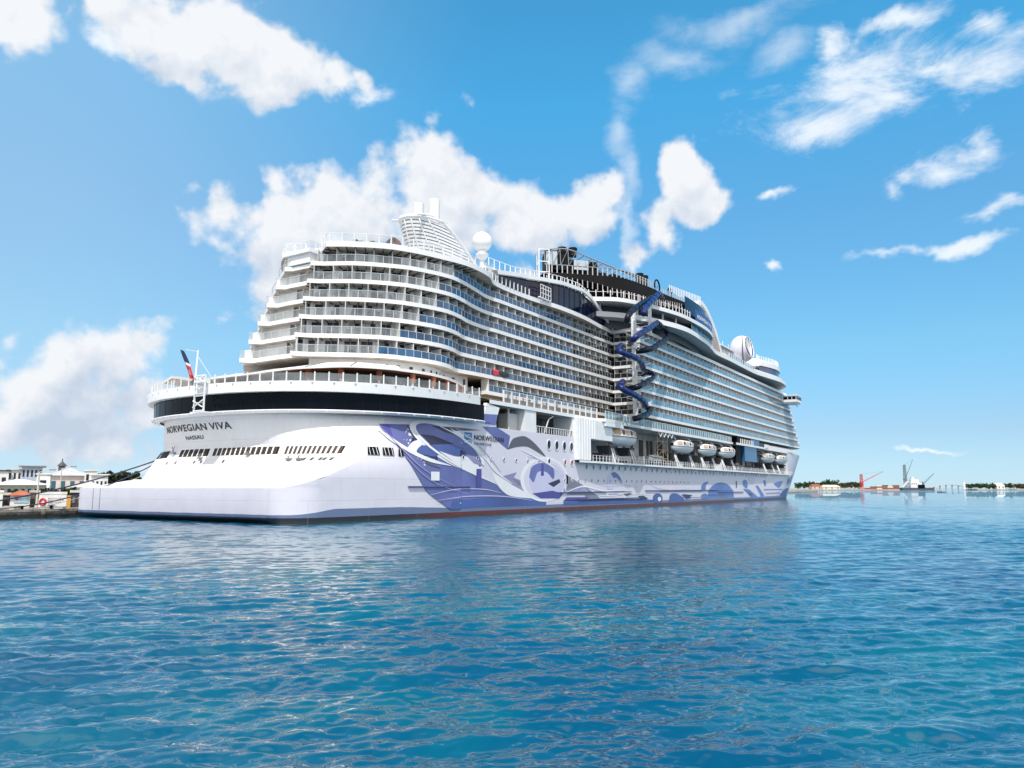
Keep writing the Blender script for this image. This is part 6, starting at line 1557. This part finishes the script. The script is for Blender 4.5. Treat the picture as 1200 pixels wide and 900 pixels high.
# cranes and ship
def crane(name, px, ytop, tipx, tipy, colr, label, w=W, lattice=True, basey=572):
    b0 = far(px, w, 1.0); s_ = w / FPX; h = (572 - ytop) * s_; t_ = empty(name, b0, label, 'crane'); t_.rotation_euler.z = THC
    mb = MB(); 
    for sx in (-1.5, 1.5):
        for sy in (-1.5, 1.5): mb.bar((sx * 1.6, sy * 1.6, 0), (sx, sy, h), .7, .7)
    n = max(3, int(h / 5))
    for i in range(n):
        z0, z1 = h * i / n, h * (i + 1) / n
        for sx in (-1.5, 1.5): mb.bar((sx, -1.5, z0), (sx, 1.5, z1), .35, .35)
        for sy in (-1.5, 1.5): mb.bar((-1.5, sy, z0), (1.5, sy, z1), .35, .35)
    mb.build('mast', colr, t_, off=(0, 0, 0))
    mb = MB(); mb.box(-2.4, 2.4, -2.6, 2.6, h * .36, h * .36 + 4); mb.build('cab', colr, t_, off=(0, 0, 0))
    dy = -(tipx - px) * s_; zt = (572 - tipy) * s_; za = h * .36 + 2.2
    mb = MB(); mb.bar((0, 0, za), (0, dy, zt), .5, .5); mb.bar((0, 0, za + 1.8), (0, dy, zt), .5, .5)
    for i in range(8):
        u, v_ = i / 8, (i + 1) / 8; a = Vector((0, 0, za)).lerp(Vector((0, dy, zt)), u); b_ = Vector((0, 0, za + 1.8)).lerp(Vector((0, dy, zt)), v_); mb.bar(a, b_, .25, .25)
    mb.build('jib', colr, t_, off=(0, 0, 0)); mb = MB(); mb.bar((0, 0, h), (0, dy, zt), .18, .18); mb.build('stay', M_DGREY, t_, off=(0, 0, 0))
crane('harbour_crane', 1010, 554, 1036, 551, mat('crane_red', (.58, .03, .04), .5), 'red harbour crane with its long jib reaching right')
crane('harbour_crane', 1061.5, 543, 1072, 537, mat('crane_grey', (.16, .19, .22), .5), 'tall grey mast crane with a steep pale jib beside the work ship')
crane('harbour_crane', 1081, 563, 1096, 553, mat('crane_blue', (.10, .15, .20), .5), 'short grey crane leaning right off the bow of the work ship')
c = far(1072, W - 40, 0); ws_ = empty('work_ship', c, 'white and black work ship moored among the far cranes', 'ship'); ws_.rotation_euler.z = THC; s_ = (W - 40) / FPX
def pxy(a): return -(a - 1072) * s_
mb = MB(); mb.prism([(-6, pxy(1056)), (6, pxy(1056)), (6, pxy(1088)), (0, pxy(1095)), (-6, pxy(1088))], -1, 4.5); mb.build('hull', mat('work_hull', (.08, .09, .11), .5), ws_, off=(0, 0, 0))
mb = MB(); mb.box(-5, 5, pxy(1079), pxy(1066), 4.52, 14); mb.box(-4, 4, pxy(1076), pxy(1067), 14.02, 20); mb.box(-3, 3, pxy(1071), pxy(1068), 20.02, 24); mb.build('deckhouse', mat('work_white', (.75, .76, .77), .5), ws_, off=(0, 0, 0))
mb = MB(); mb.box(-6.1, -5.02, pxy(1082), pxy(1074), 3.0, 10); mb.build('cargo_door', M_DGLASS, ws_, off=(0, 0, 0))
mb = MB(); [mb.box(-5.1, -5.02, pxy(a + 1), pxy(a), 10.5, 12.5) for a in (1067, 1069.5, 1072)]; mb.build('window', M_DGLASS, ws_, off=(0, 0, 0))
mb = MB(); mb.bar((0, pxy(1060), 5), (0, pxy(1057), 20), .8, .8); mb.bar((0, pxy(1058), 5), (0, pxy(1064), 16), 3.0, 1.0); mb.build('ramp_frame', mat('work_white', (0, 0, 0)), ws_, off=(0, 0, 0))
# bridge
bg = far(1110, 2300); bro = empty('road_bridge', bg, 'low arched road bridge on the horizon right of the work ship', 'bridge'); bro.rotation_euler.z = THC; s_ = 2300 / FPX
mb = MB(); ys = np.linspace(-(1085 - 1110) * s_, -(1140 - 1110) * s_, 24); zz_ = [4 + 10 * math.sin(math.pi * i / 23) ** 1.3 for i in range(24)]
for a in range(23): mb.bar((0, ys[a], zz_[a]), (0, ys[a + 1], zz_[a + 1]), 8, 1.8)
mb.build('deck', mat('bridge_concrete', (.45, .47, .5), .8), bro, off=(0, 0, 0))
for a in range(1, 23, 3): mb = MB(); mb.box(-2, 2, ys[a] - 1.2, ys[a] + 1.2, -1, zz_[a] - .9); mb.build('pier', mat('bridge_concrete', (0, 0, 0)), bro, off=(0, 0, 0))
lh = far(1130, 1490, 1); lo2 = empty('beacon_tower', lh, 'slim white beacon tower at the left end of the right-hand shore', 'tower'); mb = MB(); mb.lathe([(2.6, 0), (2.0, 14), (1.5, 15)], 0, 0, 12); mb.build('shaft', M_WHITE, lo2, off=(0, 0, 0)); mb = MB(); mb.lathe([(1.7, 15.02), (1.7, 16.6), (.3, 18)], 0, 0, 12); mb.build('lantern', mat('pale_pane', (0, 0, 0)), lo2, off=(0, 0, 0))
# small boat
bo_ = far(1102.5, 700); bt = empty('fishing_boat', bo_, 'small open boat with a white canopy crossing the channel', 'boat'); bt.rotation_euler.z = THC + R(75)
mb = MB(); rows = []
for i in range(9):
    u = -1 + 2 * i / 8; w = 1.15 * max(.04, 1 - max(0, u) ** 2.2); rows.append([(3.4 * u, w * c_, -.3 + 1.0 * s_ + .35 * max(0, u) ** 2) for c_, s_ in ((-1, 1), (-.85, .4), (0, 0), (.85, .4), (1, 1))])
mb.grid(rows); mb.add([rows[0][k_] for k_ in range(5)], [(0, 1, 2, 3, 4)]); mb.build('hull', mat('dinghy_hull', (.10, .13, .18), .5), bt, off=(0, 0, 0))
mb = MB(); mb.box(-1.4, .8, -.8, .8, 2.5, 2.62); [mb.box(x_ - .04, x_ + .04, y_ - .04, y_ + .04, .3, 2.5) for x_ in (-1.3, .7) for y_ in (-.75, .75)]; mb.build('canopy', M_WHITE, bt, off=(0, 0, 0))
mb = MB(); mb.box(-.6, .4, -.5, .5, .2, 1.3); mb.build('console', mat('console_red', (.45, .12, .10), .6), bt, off=(0, 0, 0))

# ================================================================ PEOPLE on deck
def person_mesh(pose):
    """one continuous skinned figure, 1.72 m tall"""
    V = {'pel': (0, 0, .95), 'bel': (0, 0, 1.12), 'che': (.01, 0, 1.32), 'nck': (0, 0, 1.47), 'hd0': (.015, 0, 1.56), 'hd1': (.02, 0, 1.66), 'hd2': (.01, 0, 1.72)}
    Rr = {'pel': .15, 'bel': .13, 'che': .155, 'nck': .055, 'hd0': .085, 'hd1': .095, 'hd2': .05}
    E = [('pel', 'bel'), ('bel', 'che'), ('che', 'nck'), ('nck', 'hd0'), ('hd0', 'hd1'), ('hd1', 'hd2')]
    for s_, n in ((1, 'l'), (-1, 'r')):
        st_ = .06 * s_ if pose == 'stand' else .16 * s_
        V.update({'hip' + n: (0, .09 * s_, .90), 'kne' + n: (.03 + st_, .10 * s_, .50), 'ank' + n: (st_ - .02, .10 * s_, .09), 'toe' + n: (st_ + .16, .11 * s_, .04), 'sho' + n: (0, .19 * s_, 1.40)})
        Rr.update({'hip' + n: .10, 'kne' + n: .062, 'ank' + n: .045, 'toe' + n: .035, 'sho' + n: .062})
        if pose == 'lean': V.update({'elb' + n: (.16, .26 * s_, 1.16), 'wri' + n: (.40, .16 * s_, 1.12), 'han' + n: (.50, .12 * s_, 1.11)})
        else: V.update({'elb' + n: (-.03, .27 * s_, 1.12), 'wri' + n: (.05, .29 * s_, .88), 'han' + n: (.08, .29 * s_, .79)})
        Rr.update({'elb' + n: .045, 'wri' + n: .034, 'han' + n: .036})
        E += [('pel', 'hip' + n), ('hip' + n, 'kne' + n), ('kne' + n, 'ank' + n), ('ank' + n, 'toe' + n), ('che', 'sho' + n), ('sho' + n, 'elb' + n), ('elb' + n, 'wri' + n), ('wri' + n, 'han' + n)]
    K = list(V); me = bpy.data.meshes.new('body'); me.from_pydata([V[k] for k in K], [(K.index(a), K.index(b)) for a, b in E], [])
    ob = bpy.data.objects.new('body', me); COL.objects.link(ob); md = ob.modifiers.new('skin', 'SKIN'); sk = me.skin_vertices[0].data
    for i, k in enumerate(K): sk[i].radius = (Rr[k], Rr[k]); sk[i].use_root = (k == 'pel')
    sb_ = ob.modifiers.new('sub', 'SUBSURF'); sb_.levels = 1
    dg = bpy.context.evaluated_depsgraph_get(); dg.update(); m2 = bpy.data.meshes.new_from_object(ob.evaluated_get(dg)); bpy.data.objects.remove(ob); bpy.data.meshes.remove(me); return m2
PM = {p: person_mesh(p) for p in ('stand', 'lean', 'walk')}
SKIN = [mat('skin_%d' % i, c_, .6, var=.05) for i, c_ in enumerate(((.42, .25, .17), (.16, .08, .05), (.55, .36, .27)))]
def cloth(c_): return mat('cloth_%02d_%02d_%02d' % tuple(int(v * 99) for v in c_), c_, .85, var=.12, scale=6)
def person(x, y, z, face, pose, shirt, trousers, hair, label, skin=0):
    me = PM[pose].copy(); me.materials.clear()
    for m_ in (SKIN[skin], cloth(shirt), cloth(trousers), cloth(hair)): me.materials.append(m_)
    for p in me.polygons:
        c_ = p.center; p.use_smooth = True
        p.material_index = 3 if (c_.z > 1.64 or (c_.z > 1.52 and c_.x < -.02)) else (0 if c_.z > 1.455 else (0 if (abs(c_.y) > .22 and c_.z < 1.2) else (0 if (pose == 'lean' and c_.x > .2 and c_.z > .9) else (1 if c_.z > .96 else (2 if c_.z > .07 else 3)))))
    o = bpy.data.objects.new('person', me); COL.objects.link(o); o.location = (x, y, z); o.rotation_euler.z = R(face); tag(o, label, 'person', 'people on the decks')
person(3.8, 25.9, 17.06, 200, 'lean', (.02, .02, .025), (.02, .02, .03), (.015, .012, .01), 'person in dark clothes at the stern rail beside the flagstaff', 1)
XX = [(43.6, (.03, .16, .09), 'lean', 'person in a green shirt leaning on the promenade rail, nearest the stern'), (45.3, (.05, .05, .06), 'stand', 'person in a black top standing beside the one in green at the promenade rail'), (46.8, (.36, .13, .08), 'walk', 'person in a rust brown shirt at the promenade rail'),
      (48.2, (.50, .05, .06), 'lean', 'person in a bright red shirt leaning on the promenade rail'), (49.9, (.46, .20, .22), 'stand', 'person in a dusty pink top at the promenade rail'), (51.0, (.015, .015, .02), 'walk', 'person dressed all in black at the corner of the promenade rail'), (52.6, (.04, .22, .42), 'stand', 'person in a blue shirt right of the one all in black'),
      (55.2, (.60, .60, .60), 'lean', 'person in a white shirt leaning on the promenade rail'), (57.0, (.10, .11, .14), 'stand', 'person in dark grey right of the one in the white shirt'), (59.6, (.22, .20, .17), 'walk', 'person in olive clothes walking along the promenade')]
for i, (x, sc_, ps_, lab) in enumerate(XX): person(x, .75 + .25 * (i % 3), 17.56, -90 + (20 if i % 2 else -25) + (70 if ps_ == 'walk' else 0), ps_, sc_, ((.03, .035, .06), (.30, .27, .22), (.10, .10, .12))[i % 3], ((.02, .014, .01), (.10, .06, .03))[i % 2], lab, i % 3)
person(112.0, .6, 17.56, -100, 'lean', (.55, .10, .09), (.05, .05, .07), (.02, .015, .01), 'person in a coral shirt at the pale glass railing ahead of the slides', 0)
person(127.0, .6, 17.56, -80, 'stand', (.62, .62, .62), (.04, .05, .10), (.02, .015, .01), 'person in a white shirt at the railing above the lifeboats', 2)
# towels on one balcony rail
P_, S_ = paths[0]
for (x0, x1, cc_, lab) in ((48.0, 49.9, (.55, .04, .08), 'crimson towel draped over a blue glass balcony rail'), (50.0, 53.2, (.03, .03, .035), 'black cloth draped beside the crimson towel on the balcony rail')):
    mb = MB(); xs_ = np.linspace(x0, x1, 9); z_ = zk(0) + 1.42
    yl_ = [6.78 + .02 * math.sin(3 * x) for x in xs_]
    mb.grid([[(x, y - .08 - .03 * math.sin(7 * x), z_ - .85 - .15 * math.sin(2.1 * x)) for x, y in zip(xs_, yl_)], [(x, y - .06, z_ - .3) for x, y in zip(xs_, yl_)], [(x, y - .02, z_ + .04) for x, y in zip(xs_, yl_)], [(x, y + .16, z_ + .03) for x, y in zip(xs_, yl_)], [(x, y + .2, z_ - .4) for x, y in zip(xs_, yl_)]])
    tag(mb.build('beach_towel', cloth(cc_), None, off=(x0, 6.7, z_), smooth=True), lab, 'towel')

PALEW = mat('boat_pane_pale', (.62, .44, .28), .4)
for i, o in enumerate(kids):
    if i:
        for ch in o.children:
            if ch.name.startswith('boat_window') and ch.material_slots[0].material is M_ORANGE: ch.material_slots[0].link = 'OBJECT'; ch.material_slots[0].material = PALEW
